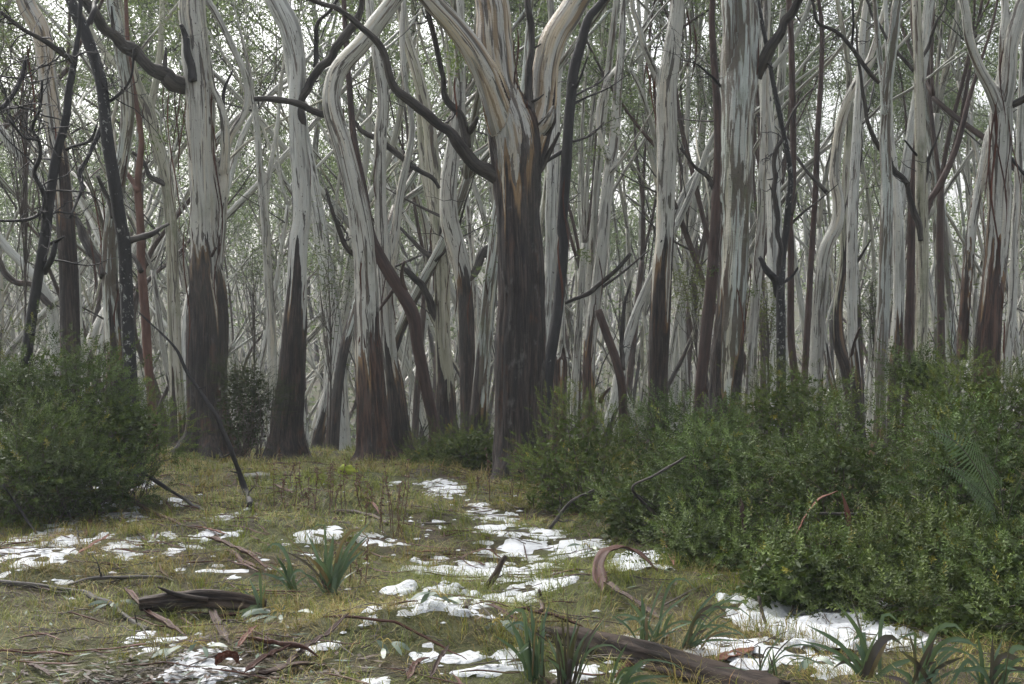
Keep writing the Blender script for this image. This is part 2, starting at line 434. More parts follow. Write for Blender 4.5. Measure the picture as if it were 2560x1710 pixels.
def skel_coords(V, stems):
    """surface coordinates (r cos, r sin, along) of remeshed vertices, measured about the nearest stem's axis"""
    P, R, TG, U, B, L = [], [], [], [], [], []
    for s in stems:
        s = catmull(s, max(10, int(plen(s) / 0.035))); tg = np.gradient(s[:, :3], axis=0); tg /= np.linalg.norm(tg, axis=1)[:, None]
        u = np.array([1.0, 0, 0]); us = np.zeros_like(tg)
        for k in range(len(s)): u = u - tg[k] * u.dot(tg[k]); u /= np.linalg.norm(u); us[k] = u
        P.append(s[:, :3]); R.append(s[:, 3]); TG.append(tg); U.append(us); B.append(np.cross(tg, us)); L.append(s[:, 2])
    P, R, TG, U, B, L = (np.concatenate(q) for q in (P, R, TG, U, B, L))
    idx = np.zeros(len(V), int); P32 = P.astype(np.float32); V32 = V.astype(np.float32); R32 = R.astype(np.float32)
    pp = (P32 ** 2).sum(1)
    for a0 in range(0, len(V), 6000):
        v = V32[a0:a0 + 6000]; D = np.sqrt(np.maximum((v ** 2).sum(1)[:, None] + pp[None] - 2 * v @ P32.T, 0)) - R32[None]
        idx[a0:a0 + 6000] = D.argmin(1)
    dl = V - P[idx]; al = (dl * TG[idx]).sum(1); dl = dl - al[:, None] * TG[idx]
    th = np.arctan2((dl * B[idx]).sum(1), (dl * U[idx]).sum(1)); r = R[idx]
    return np.stack([np.cos(th) * r, np.sin(th) * r, L[idx] + al * TG[idx][:, 2]], 1), r

def ground_foot(A, flare, seed):
    """carry the lowest point of a stem (A runs bottom -> top) down into the ground, with a flare"""
    p = A[0]; q = A[1]
    dr = (p[:3] - q[:3]); dr = dr / (abs(dr[2]) + 1e-6); dr[0] = np.clip(dr[0], -0.25, 0.25); dr[1] = np.clip(dr[1], -0.1, 0.1)
    g = float(gh(p[0], p[1])[0]); gap = p[2] - g
    rows = []
    if gap > 0.6:
        for u in (0.4, 0.75): rows.append([p[0] + dr[0] * gap * u * 0.6, p[1] + dr[1] * gap * u * 0.6, p[2] - gap * u, p[3] * (1 + 0.12 * u)])
    b = rows[-1] if rows else list(p)
    x0, y0 = b[0], b[1]; g = float(gh(x0, y0)[0])
    add = []
    if b[2] > g + 0.25: add.append([x0, y0, g + 0.18, b[3] * (1 + 0.3 * flare)])
    add.append([x0, y0, g - 0.06, b[3] * (1 + 0.75 * flare)]); add.append([x0, y0, g - 0.35, b[3] * (1 + 1.0 * flare)])
    return np.vstack([np.array((rows + add)[::-1]), A])

CROWNS = []            # shared crown meshes, filled below
TREES = []
def limb_mesh(A, ns=10, step=0.05, seed=0, mb=None, gnarl=0.12):
    n = max(6, int(plen(A) / step)); C = catmull(A, n)
    w = np.stack([np.arange(n) * step * 2.2, np.full(n, seed * 3.3), np.zeros(n)], 1)
    for ax, sd_ in ((0, 61), (1, 71), (2, 65)): C[:, ax] += C[:, 3] * (1.0 * vnoise(w * 0.8, sd_) + 0.55 * vnoise(w * 2.3, sd_ + 1))
    R = C[:, 3] * (1 + gnarl * vnoise(w * 2.1, 63) + gnarl * 0.8 * vnoise(w * 5.0, 68) + 0.45 * np.clip(vnoise(w * 1.3, 69) - 0.55, 0, 1))
    th = np.arange(ns)[None] / ns * 6.283
    j = 1 + 0.10 * vnoise(np.stack([(np.cos(th) * 1.5 + 0 * R[:, None]).ravel(), (np.sin(th) * 1.5 + 0 * R[:, None]).ravel(), np.repeat(np.arange(n) * step * 3, ns)], 1), 64).reshape(n, ns)
    V, Q, T, bk = tube_geo(C[:, :3], R, ns, True, j)
    if mb is not None: mb.add(V, Q, T, bk=bk, rg=np.full(len(V), 5.0)); return C
    m = MB(); m.add(V, Q, T, bk=bk, rg=np.full(len(V), -5.0))
    rs_ = rng_(int(abs(seed) * 13) + n)
    for _ in range(int(plen(A) * 1.6)):                 # broken stubs
        k = rs_.integers(2, n - 1); dr = rs_.normal(0, 1, 3); dr /= np.linalg.norm(dr); r = C[k, 3]; l = r * rs_.uniform(1.6, 4.5) + 0.02
        S = C[k, :3] + dr * np.linspace(0, 1, 4)[:, None] * l + np.array([0, 0, 1.0]) * (np.linspace(0, 1, 4) ** 2)[:, None] * l * 0.3
        V, Q, T, bk = tube_geo(S, r * np.array([0.5, 0.34, 0.25, 0.14]), 6); m.add(V, Q, T, bk=bk, rg=np.full(len(V), -5.0))
    return m, C

def twigs(mb, C, rng, n, length, levels=2, up=0.2):
    """wiggly forking twigs growing from the path C (k,4)"""
    for _ in range(n):
        k = rng.integers(int(len(C) * 0.15), len(C)); p = C[k, :3].copy(); r = min(C[k, 3] * 0.45, 0.012)
        stack = [(p, rng.normal(0, 1, 3) * np.array([1, 0.7, 0.8]) + np.array([0, 0, up]), length * rng.uniform(0.4, 1.2), max(r, 0.004), levels)]
        while stack:
            p, dr, L, r, lv = stack.pop(); dr = dr / np.linalg.norm(dr); m = 7; pts = [np.r_[p, r]]
            for i in range(m):
                dr = dr + rng.normal(0, 0.33, 3) + np.array([0, 0, 0.04]); dr /= np.linalg.norm(dr)
                p = p + dr * L / m; pts.append(np.r_[p, r * (1 - 0.75 * (i + 1) / m)])
            pts = np.array(pts); V, Q, T, bk = tube_geo(pts[:, :3], pts[:, 3], 4, False); mb.add(V, Q, bk=bk)
            if lv > 0:
                for _k in range(rng.integers(1, 4)):
                    q = pts[rng.integers(2, m + 1)]; stack.append((q[:3].copy(), dr + rng.normal(0, 0.9, 3), L * rng.uniform(0.35, 0.7), max(q[3] * 0.8, 0.0025), lv - 1))

def ribbon_geo(P, width, curl=0.5, nrm=None, seed=0, nc=4, twist=0.0):
    """a strip of bark along path P (n,3), with a rolled cross-section and real thickness"""
    P = np.asarray(P, float); n = len(P); tg = np.gradient(P, axis=0); tg /= np.linalg.norm(tg, axis=1)[:, None] + 1e-9
    up = np.array([0, 0, 1.0]) if nrm is None else np.asarray(nrm, float)
    S = np.cross(tg, up[None]); S /= np.linalg.norm(S, axis=1)[:, None] + 1e-9; N = np.cross(S, tg)
    u = np.linspace(0, 1, n); tw = twist * u
    S2 = S * np.cos(tw)[:, None] + N * np.sin(tw)[:, None]; N2 = -S * np.sin(tw)[:, None] + N * np.cos(tw)[:, None]
    wv = width * np.clip(np.minimum(u / 0.12, (1 - u) / 0.25), 0.12, 1) * (1 + 0.2 * vnoise(np.stack([u * 6, np.full(n, seed * 5.1), np.zeros(n)], 1), 71))
    a = np.linspace(-1, 1, nc + 1); ang = curl * a * 1.4
    if curl < 0.02: cx, cz = a * 0.5, a * 0
    else: cx, cz = np.sin(ang) / (1.4 * curl) * 0.5, (1 - np.cos(ang)) / (1.4 * curl) * 0.5
    th = 0.004
    top = P[:, None] + wv[:, None, None] * (cx[None, :, None] * S2[:, None] + cz[None, :, None] * N2[:, None])
    bot = top - th * N2[:, None]
    m = nc + 1
    V = np.concatenate([top.reshape(-1, 3), bot.reshape(-1, 3)])
    i = np.arange(n - 1)[:, None] * m; j = np.arange(nc)[None]
    q1 = np.stack([i + j, i + j + 1, i + m + j + 1, i + m + j], -1).reshape(-1, 4); q2 = q1[:, ::-1] + n * m
    e = np.arange(n - 1) * m; sides = np.concatenate([np.stack([e, e + m, e + m + n * m, e + n * m], 1), np.stack([e + nc, e + nc + n * m, e + m + nc + n * m, e + m + nc], 1)])
    L = np.r_[0, np.cumsum(np.linalg.norm(np.diff(P, axis=0), axis=1))]
    bk = np.stack([np.tile(a * width, n), np.full(n * m, seed * 1.7), np.repeat(L, m)], 1)
    return V, np.vstack([q1, q2, sides]), np.vstack([bk, bk])

def hang_ribbon(parent, px, py, d, length, rng, mat='ribbon', w=0.025):
    n = 14; p = ray(px, py, d); u = np.linspace(0, 1, n)
    k = rng.uniform(-0.5, 0.5); ph = rng.uniform(0, 6)
    P = np.stack([p[0] + length * (0.05 * k * u + 0.035 * np.sin(ph + u * 5)), p[1] + 0.05 * np.sin(ph * 2 + u * 3) - 0.03, p[2] - u * length], 1)
    P = P - parent_loc(parent)
    V, Q, bk = ribbon_geo(P, w, 0.6, (0, -1, 0.01), rng.uniform(0, 9), 3, rng.uniform(-2.5, 2.5))
    m = MB(); m.add(V, Q, bk=bk); link('bark_strip', m.mesh('bark_strip'), M[mat], parent)

def parent_loc(o): return np.array(o.location)

def leaf_tuft(parent, px, py, d, size, rng, n=60, colr=((0.05, 0.09, 0.03), (0.10, 0.14, 0.05)), name='leaf_tuft'):
    p = ray(px, py, d) - (parent_loc(parent) if parent else 0)
    C = p + rng.normal(0, 1, (n, 3)) * size * np.array([0.45, 0.4, 0.35])
    V, T, col = leaf_cards(C, rng, 0.085, 0.018, colr)
    m = MB(); m.add(V, None, T, col=col); tag(link(name, m.mesh(name, False), M['leaf'], parent), kind='stuff')

def leaf_cards(C, rng, L, Wd, colr, droop=0.7, jit=0.35):
    """one bent two-facet leaf (4 triangles) at each centre, hanging"""
    n = len(C); d = rng.normal(0, 1, (n, 3)); d[:, 2] = d[:, 2] * 0.5 - droop; d /= np.linalg.norm(d, axis=1)[:, None]
    s = np.cross(d, rng.normal(0, 1, (n, 3))); s /= np.linalg.norm(s, axis=1)[:, None] + 1e-9
    l = L * rng.uniform(1 - jit, 1 + jit, n)[:, None]; w = Wd * rng.uniform(0.7, 1.3, n)[:, None]
    V = np.stack([C - d * l * 0.5, C + s * w * 0.5, C + d * l * 0.5, C - s * w * 0.5], 1).reshape(-1, 3)
    i = np.arange(n)[:, None] * 4
    T = np.concatenate([i + [0, 1, 2], i + [0, 2, 3]])
    k = rng.random(n)[:, None]; c = np.asarray(colr[0]) * (1 - k) + np.asarray(colr[1]) * k; c = c * rng.uniform(0.75, 1.25, (n, 1))
    return V, T, np.repeat(c, 4, 0)

def tree(name, label, d, pts, mat='gum', rough=None, forks=(), limbs=(), ribs=(), tufts=(), flare=0.35, ext=True, voxel=None, cat='tree', amp=0.55,
         twig=0, group=None, crown=True, lump=1.0, tall=8.2, stop=False):
    """pts run top -> bottom in photo pixels (x, y, width); forks join the trunk mesh; limbs are parts of their own"""
    seed = len(TREES) + 1; rng = rng_(100 + seed)
    A = to3(pts[::-1], d, 0, seed, 0.12)
    A = ground_foot(A, flare, seed)
    base = A[2, :3].copy(); base[2] = float(gh(base[0], base[1])[0])
    if not stop:
        A = extend_up(A, tall + rng.uniform(-1, 1.5), rng, 0.45 if pts[0][1] < 20 else 0.25)
    stems = [A]
    for f in forks:
        fp, dz = (f, rng.uniform(-0.35, 0.45)) if not isinstance(f, dict) else (f['p'], f['dz'])
        B = to3(fp[::-1], d, dz, seed + 50, 0.05)
        if fp[0][1] < 20: B = extend_up(B, tall + rng.uniform(-1.5, 1), rng)
        elif fp[0][2] >= 12: B = extend_up(B, B[-1, 2] + 3.0, rng, 0.12)
        stems.append(B)
    root = thing(name, label, cat, base, group)
    zb = -50 if rough == 'all' else (EYE - (rough - 855) / FPX * d if rough is not None else -50)
    if rough == 'all': zb = 99
    off = np.r_[base, 0]
    st = [catmull(s, max(8, int(plen(s) / 0.06))) - off for s in stems]
    if len(st) > 1:
        mb = MB()
        for s in st:
            V, Q, T, bk = tube_geo(s[:, :3], s[:, 3], 20); mb.add(V, Q, T)
        vx = max(voxel or 0.03, 0.0175) * (1.35 if voxel and voxel > 0.017 else 1)
        V, N, Q, T = remesh(np.vstack(mb.V), np.vstack(mb.Q), np.vstack(mb.T), vx, 5)
        bk, r = skel_coords(V, st)
    else:
        s = st[0]; R = s[:, 3]; ns = 22 if d < 19 else 16
        V, Q, T, bk = tube_geo(s[:, :3], R, ns); r = np.r_[np.repeat(R, ns), R[0], R[-1]]
        cen = np.vstack([np.repeat(s[:, :3], ns, 0), s[0, :3], s[-1, :3]]); N = V - cen; N /= np.linalg.norm(N, axis=1)[:, None] + 1e-9
    hg = V[:, 2]
    th = np.arctan2(bk[:, 1], bk[:, 0])
    if flare > 0:                                   # root buttresses
        k = np.clip(1 - hg / (0.55 + 0.5 * flare), 0, 1) ** 2
        V = V + N * (k * r * 0.55 * (flare + 0.15) * (0.4 + np.sin(th * 5 + seed) + 0.4 * np.sin(th * 3 + 2 * seed)))[:, None]
    rg = bark_fields(V + base, bk, zb, seed * 3.7, amp)
    if mat in M: V = trunk_relief(V, N, bk, rg, r, lump)
    tr = link('trunk', make_mesh('trunk', V, Q, T, dict(bk=bk, rg=rg)), M[mat], root)
    for L in limbs:
        lm = dict(mat='limb', dz=rng.uniform(-0.5, 0.5), tw=0, tl=0.5, ext=False); lm.update(L)
        B = to3(lm['p'][::-1], d + lm.get('df', 0.0), lm['dz'], seed + 9 + len(lm['p']), 0.06)
        if lm['p'][0][1] < 20 and not lm.get('stop'): B = extend_up(B, B[-1, 2] + 1.6, rng, 0.35)
        m, C = limb_mesh(B - off, 10, 0.05, seed)
        lo = link('limb', m.mesh('limb'), M[lm['mat']], root)
        if lm['tw']:
            tb = MB(); twigs(tb, C, rng, int(lm['tw'] * 1.6 + 0.5), lm['tl']); tag(link('twigs', tb.mesh('twigs'), M['black'], lo), kind='stuff')
    for (rx, ry, ln) in ribs: hang_ribbon(root, rx, ry, d - 0.12, ln, rng, rng.choice(['ribbon', 'ribbon_red', 'ribbon']), rng.uniform(0.012, 0.03))
    for (tx, ty, sz) in tufts: leaf_tuft(root, tx, ty, d - 0.1, sz, rng)
    if twig:
        tb = MB(); twigs(tb, st[0], rng, twig, 0.8); tag(link('twigs', tb.mesh('twigs'), M['black'], root), kind='stuff')
    TREES.append((pts[len(pts) // 2][0], d, root, [s[-1, :3] for s in st], crown))
    return root

# the big forked tree in front
tree('gum_tree', 'massive dark-based gum tree forking into three pale stems at picture centre', 15.8,
     [(1227, 0, 92), (1238, 110, 98), (1252, 220, 100), (1284, 330, 140), (1292, 440, 126), (1295, 550, 114), (1301, 660, 119), (1304, 760, 124), (1302, 936, 134), (1303, 1119, 141), (1302, 1180, 152)],
     'gum_main', 335, voxel=0.014, amp=0.75, flare=0.10,
     forks=[dict(p=[(1077, 0, 56), (1128, 55, 58), (1180, 121, 62), (1222, 200, 74), (1255, 300, 84), (1290, 420, 80)], dz=-0.5),
            dict(p=[(1443, 0, 66), (1421, 37, 70), (1384, 100, 72), (1364, 175, 68), (1358, 256, 70), (1338, 340, 80), (1310, 430, 84)], dz=0.25),
            dict(p=[(1384, 262, 10), (1376, 296, 30), (1362, 318, 42), (1340, 335, 40)], dz=-0.18)],
     limbs=[dict(p=[(780, 0, 13), (850, 22, 15), (905, 66, 17), (960, 121, 18), (985, 205, 22), (1033, 260, 25), (1106, 315, 29), (1154, 359, 34), (1198, 410, 38), (1260, 452, 44)], dz=-0.8, tw=3),
            dict(p=[(1066, 0, 12), (1084, 92, 14), (1106, 183, 16), (1121, 249, 19), (1154, 286, 22), (1163, 366, 24)], dz=-0.45, tw=2),
            dict(p=[(1196, 292, 10), (1180, 318, 18), (1160, 330, 20)], dz=-0.4),
            dict(p=[(1318, 0, 16), (1328, 70, 20), (1330, 150, 20), (1322, 240, 24), (1322, 300, 26)], dz=0.1),
            dict(p=[(1400, 330, 8), (1368, 390, 14), (1340, 430, 18)], dz=-0.1)],
     ribs=[(1288, 60, 0.9), (1290, 90, 0.7), (1140, 190, 0.5), (1318, 250, 0.4)], tufts=[(1140, 130, 0.20), (1150, 170, 0.22)])

tree('gum_tree', 'stout pale gum with blackened lower trunk and long dark limb arching left', 20.3,
     [(480, 0, 73), (486, 92, 76), (491, 146, 80), (502, 256, 80), (504, 366, 77), (511, 512, 77), (511, 607, 80), (520, 753, 102), (520, 863, 110), (518, 973, 106), (524, 1090, 118)],
     'gum', 625, voxel=0.022, amp=0.8,
     forks=[dict(p=[(520, 0, 20), (542, 37, 20), (601, 158, 20), (619, 220, 22), (612, 282, 22), (571, 355, 24), (562, 450, 26), (552, 560, 30), (536, 700, 40)], dz=0.2),
            dict(p=[(530, 200, 14), (545, 245, 20), (560, 293, 24), (563, 360, 26), (560, 430, 26)], dz=-0.2)],
     limbs=[dict(p=[(205, 0, 26), (238, 29, 30), (293, 103, 34), (348, 147, 38), (396, 179, 44), (440, 198, 44), (495, 212, 40)], dz=-1.2, df=0.12, mat='limb', tw=3),
            dict(p=[(450, 58, 12), (458, 90, 17), (470, 140, 20), (482, 205, 24)], dz=-0.1, df=-0.2, mat='black'),
            dict(p=[(580, 175, 5), (562, 215, 8), (556, 260, 10), (566, 300, 12)], dz=-0.2, mat='black'),
            dict(p=[(540, 618, 6), (520, 645, 9), (490, 650, 9)], dz=-0.2, mat='redbrown')],
     ribs=[(415, 190, 1.0), (430, 195, 2.2), (445, 200, 1.3), (438, 210, 2.0), (455, 190, 1.7), (465, 230, 2.6), (535, 190, 1.2), (545, 350, 1.8), (540, 430, 1.2), (470, 560, 1.9), (478, 570, 1.4), (545, 600, 1.0)],
     tufts=[(425, 20, 0.35), (430, 80, 0.3), (410, 345, 0.2)])

tree('gum_tree', 'pale gum with one white bark strip running down its dark flared base', 19.5,
     [(690, 0, 58), (725, 73, 60), (744, 165, 47), (741, 256, 45), (747, 366, 48), (755, 476, 50), (754, 550, 50), (745, 607, 50), (741, 716, 56), (733, 863, 68), (728, 973, 75), (719, 1083, 90)],
     'gum_white', 745, flare=0.5, amp=1.1,
     limbs=[dict(p=[(910, 0, 17), (880, 73, 22), (850, 112, 24), (787, 165, 26), (765, 238, 24), (757, 311, 26), (752, 380, 20)], dz=-0.5),
            dict(p=[(835, 10, 10), (800, 60, 12), (792, 110, 13), (785, 170, 14)], dz=-0.3, mat='black')],
     ribs=[(757, 700, 0.9), (762, 705, 0.6), (770, 380, 1.2)])

tree('gum_tree', 'pale gum bending right at top above shaggy red-brown lower trunk', 18.3,
     [(985, 0, 46), (940, 60, 50), (905, 109, 50), (850, 170, 50), (832, 215, 50), (832, 275, 52), (862, 382, 54), (890, 500, 58), (905, 600, 62), (914, 700, 64), (918, 818, 70), (926, 927, 74), (932, 1030, 84), (940, 1130, 96)],
     'gum_red', 840, flare=0.4, amp=0.6,
     limbs=[dict(p=[(637, 245, 15), (718, 253, 17), (773, 271, 19), (832, 288, 22)], dz=-0.3, mat='limb'),
            dict(p=[(815, 470, 7), (835, 540, 10), (865, 610, 14), (895, 640, 14)], dz=-0.2, mat='limb', tw=2)],
     ribs=[(865, 250, 0.9), (850, 240, 0.6), (905, 600, 0.8), (930, 830, 0.5), (915, 835, 0.7), (900, 840, 0.4), (945, 850, 0.5)])

tree('gum_tree', 'narrow pale gum with brown base right beside shaggy red-brown trunk', 21.0,
     [(924, 0, 26), (938, 109, 30), (958, 240, 34), (952, 340, 36), (950, 436, 34), (952, 540, 36), (955, 611, 38), (965, 763, 42), (972, 872, 46), (987, 982, 56), (996, 1100, 66)],
     'gum', 905, forks=[dict(p=[(1010, 0, 16), (1005, 90, 18), (1012, 200, 18), (1030, 330, 20), (1003, 470, 24), (985, 600, 26), (968, 720, 30)], dz=0.3)],
     limbs=[dict(p=[(1095, 470, 8), (1075, 445, 11), (1030, 420, 14), (965, 360, 16), (900, 320, 12), (885, 300, 8)], dz=0.3)],
     ribs=[(960, 650, 1.0), (985, 700, 0.7), (940, 380, 0.9)])

tree('dead_tree', 'bare dark red-brown leaning trunk curving left between pale gums', 19.0,
     [(880, 300, 16), (890, 380, 20), (903, 450, 23), (915, 530, 25), (930, 600, 28), (960, 662, 31), (1004, 735, 34), (1033, 790, 33), (1044, 863, 30), (1055, 918, 31), (1070, 991, 30), (1086, 1065, 32)],
     'redbrown', 'all', ext=False, crown=False, flare=0.2,
     limbs=[dict(p=[(1012, 655, 8), (1005, 690, 12), (1012, 735, 15)], dz=-0.2, mat='brown'), dict(p=[(940, 790, 6), (965, 750, 10), (985, 720, 12)], dz=0.1, mat='brown')])

tree('gum_tree', 'grey gum with elbowed dark limb left of red-brown leaning trunk foot', 23.5,
     [(1000, 0, 30), (1014, 87, 32), (1045, 190, 34), (1070, 300, 36), (1082, 400, 40), (1092, 490, 44), (1100, 600, 46), (1104, 700, 46), (1106, 818, 44), (1113, 927, 50), (1116, 1060, 58)],
     'gum_olive', 950, forks=[dict(p=[(1048, 300, 16), (1060, 420, 24), (1085, 540, 28), (1100, 640, 30)], dz=0.3)],
     limbs=[dict(p=[(1008, 676, 13), (1030, 690, 18), (1055, 716, 20), (1080, 770, 22), (1106, 835, 22)], dz=-0.3, mat='limb', tw=1),
            dict(p=[(990, 560, 7), (1030, 600, 11), (1070, 640, 14), (1100, 660, 14)], dz=0.2),
            dict(p=[(1105, 560, 6), (1098, 600, 9), (1090, 650, 12)], dz=-0.3)],
     ribs=[(1090, 640, 1.2), (1120, 650, 1.0), (1080, 560, 0.8)])

tree('gum_tree', 'gum leaning left with ragged brown lower half just left of massive central trunk', 22.0,
     [(1150, 0, 24), (1152, 120, 28), (1148, 240, 34), (1135, 360, 40), (1122, 460, 46), (1124, 550, 50), (1140, 620, 52), (1155, 680, 50), (1162, 750, 44), (1166, 850, 42), (1170, 950, 44), (1173, 1064, 46)],
     'gum', 735, limbs=[dict(p=[(1250, 610, 20), (1215, 640, 22), (1175, 690, 24)], dz=0.3, mat='limb'), dict(p=[(1160, 300, 10), (1140, 370, 22), (1120, 440, 28)], dz=0.2, mat='limb')],
     ribs=[(1150, 600, 0.8), (1175, 690, 0.9), (1140, 700, 0.6)])

tree('gum_tree', 'blue-white gum touching the left edge of the massive central trunk', 20.0,
     [(1262, 430, 24), (1246, 530, 34), (1234, 643, 38), (1222, 735, 40), (1214, 826, 42), (1206, 936, 45), (1196, 1046, 50)],
     'gum_stripe', 1020, ext=False, amp=0.4, ribs=[(1215, 700, 0.7), (1205, 880, 0.8)], tufts=[(1215, 680, 0.2), (1225, 570, 0.2)], crown=False)

tree('understory_tree', 'black lichen-spotted slim trunk standing in front of pale gums at left', 15.0,
     [(176, 0, 26), (200, 55, 30), (216, 92, 30), (242, 165, 30), (256, 220, 30), (264, 311, 30), (271, 366, 31), (286, 458, 32), (300, 550, 32), (310, 607, 33), (315, 716, 33), (322, 863, 33), (333, 1010, 34), (340, 1090, 36)],
     'lichen', 'all', flare=0.15, lump=0.4,
     limbs=[dict(p=[(176, 545, 6), (205, 473, 11), (198, 421, 13), (225, 385, 12), (242, 335, 14), (262, 300, 14)], dz=-0.6, mat='black', tw=4),
            dict(p=[(335, 120, 5), (325, 200, 7), (290, 240, 9), (258, 262, 10)], dz=-0.4, mat='black', tw=7, tl=0.7),
            dict(p=[(420, 555, 9), (385, 580, 15), (345, 595, 18), (318, 605, 19)], dz=0.4, mat='limb'),
            dict(p=[(240, 0, 13), (232, 25, 14), (216, 60, 16), (206, 75, 14)], dz=0.2, mat='black', tw=3)], crown=False)

tree('understory_tree', 'leaning black lichened trunk with crooked bare branches behind left shrub', 14.2,
     [(200, 40, 10), (192, 110, 14), (184, 165, 17), (172, 227, 19), (165, 293, 21), (148, 360, 22), (135, 421, 24), (119, 540, 25), (108, 620, 26), (94, 700, 26), (74, 826, 28)],
     'lichen_less', 'all', ext=False, flare=0.1, lump=0.4, crown=False, twig=6,
     limbs=[dict(p=[(0, 26, 10), (48, 66, 12), (85, 88, 13), (115, 105, 14), (150, 130, 15), (182, 158, 15)], dz=-0.5, mat='limb', tw=7, tl=0.8),
            dict(p=[(0, 551, 6), (50, 549, 9), (85, 540, 9), (112, 515, 11)], dz=-0.6, mat='black', tw=2),
            dict(p=[(20, 300, 6), (60, 345, 8), (95, 350, 9), (98, 390, 11), (82, 430, 12), (103, 480, 13), (108, 540, 13), (112, 580, 14)], dz=-0.5, mat='black', tw=9, tl=0.9),
            dict(p=[(105, 200, 6), (98, 262, 8), (78, 318, 9), (97, 355, 9)], dz=-0.7, mat='black', tw=7, tl=0.8),
            dict(p=[(0, 270, 16), (28, 230, 14), (50, 190, 12), (62, 140, 9)], dz=-0.3, mat='black', tw=7, tl=0.9),
            dict(p=[(160, 590, 5), (140, 600, 8), (118, 610, 9)], dz=-0.3, mat='black'), dict(p=[(135, 600, 12), (125, 640, 15), (105, 680, 16)], dz=-0.2, mat='lichen_less'),
            dict(p=[(240, 310, 6), (222, 350, 8), (180, 365, 8), (160, 375, 9)], dz=-0.2, mat='black', tw=3)])

tree('gum_tree', 'gum with dark top and orange-scarred brown trunk above left shrub', 17.0,
     [(62, 0, 52), (88, 50, 54), (106, 92, 52), (118, 183, 48), (130, 275, 46), (140, 340, 46), (150, 400, 46), (160, 500, 44), (164, 570, 46), (170, 680, 48), (174, 790, 50)],
     'gum_main', 430, amp=1.2, ribs=[(70, 100, 1.6), (80, 110, 1.2), (140, 270, 0.6)])

tree('gum_tree', 'grey-green striped gum half hidden behind the black lichen-spotted trunk', 20.5,
     [(280, 0, 34), (292, 60, 34), (300, 120, 36), (312, 190, 37), (318, 260, 38), (316, 330, 36), (300, 440, 36), (285, 520, 38), (276, 607, 42), (274, 700, 44), (280, 790, 46), (292, 936, 48)],
     'gum_stripe', 800, limbs=[dict(p=[(150, 510, 10), (190, 560, 20), (225, 620, 24), (262, 690, 26)], dz=0.4, mat='limb'), dict(p=[(245, 440, 8), (262, 480, 12), (285, 545, 16)], dz=-0.2)],
     ribs=[(300, 320, 1.0), (310, 340, 1.4), (235, 590, 1.2), (292, 720, 0.6), (245, 460, 1.3), (255, 470, 1.0)])

tree('gum_tree', 'olive-stained gum forking high beside the long arching dark limb', 24.0,
     [(330, 150, 20), (345, 215, 28), (372, 275, 34), (388, 340, 34), (407, 403, 34), (420, 476, 34), (428, 570, 33), (430, 640, 34), (433, 753, 36), (437, 863, 38), (443, 973, 42)],
     'gum_olive', 1010, ext=False, forks=[dict(p=[(405, 0, 16), (405, 60, 18), (398, 150, 20), (385, 230, 22), (374, 285, 24)], dz=0.3), dict(p=[(220, 60, 14), (262, 130, 18), (310, 180, 20), (345, 225, 22)], dz=0.4)],
     limbs=[dict(p=[(330, 380, 8), (362, 405, 11), (375, 440, 13), (405, 452, 15), (425, 470, 14)], dz=-0.3)],
     ribs=[(360, 260, 0.9), (372, 280, 0.7)])

tree('gum_tree', 'smooth salmon-red slim trunk rising beside the black lichen-spotted one', 21.2,
     [(352, 330, 14), (350, 400, 17), (344, 470, 19), (349, 530, 20), (352, 600, 21), (353, 662, 22), (363, 790, 23), (370, 900, 23), (380, 1010, 23), (383, 1110, 24)],
     'salmon', 'all', ext=False, flare=0.15, lump=0.5, crown=False, limbs=[dict(p=[(312, 430, 12), (328, 455, 14), (343, 480, 15)], dz=0.1, mat='salmon'), dict(p=[(300, 620, 10), (330, 640, 13), (352, 680, 15)], dz=0.2)])

tree('understory_tree', 'dark lichened slim trunk hugging the right side of massive central trunk', 17.2,
     [(1508, 0, 20), (1472, 44, 23), (1452, 110, 25), (1434, 176, 27), (1426, 256, 27), (1418, 366, 27), (1411, 476, 27), (1405, 570, 27), (1409, 607, 27), (1400, 716, 27), (1392, 790, 28), (1381, 863, 28), (1371, 936, 28)],
     'lichen_less', 'all', flare=0.1, lump=0.4, crown=False,
     limbs=[dict(p=[(1470, 140, 4), (1450, 200, 6), (1432, 235, 8)], dz=-0.3, mat='black', tw=2), dict(p=[(1525, 175, 3), (1500, 205, 5), (1460, 225, 6), (1434, 240, 7)], dz=0.3, mat='black', tw=2),
            dict(p=[(1570, 185, 3), (1520, 220, 4), (1470, 240, 6), (1430, 260, 8)], dz=-0.2, mat='black', tw=2), dict(p=[(1510, 305, 4), (1480, 335, 6), (1440, 350, 7), (1416, 352, 8)], dz=0.2, mat='limb', tw=1),
            dict(p=[(1345, 430, 6), (1370, 400, 9), (1412, 372, 12)], dz=-0.1, mat='black')], ribs=[(1415, 440, 1.0), (1402, 590, 0.9)])

tree('gum_tree', 'slim white gum close behind the dark lichened trunk right of centre', 22.0,
     [(1395, 180, 24), (1389, 260, 27), (1385, 350, 29), (1380, 450, 30), (1377, 550, 30), (1378, 650, 30), (1374, 760, 30), (1368, 900, 32)], 'gum_white', None, ext=False, crown=False)

tree('gum_tree', 'short red-brown butt with white splintered spike right of central trunk', 20.0,
     [(1408, 690, 5), (1408, 760, 9), (1406, 830, 14), (1404, 880, 22), (1400, 900, 40), (1398, 960, 42), (1396, 1035, 44)], 'gum_red', 892, stop=True, ext=False, amp=0.12, crown=False, flare=0.2)

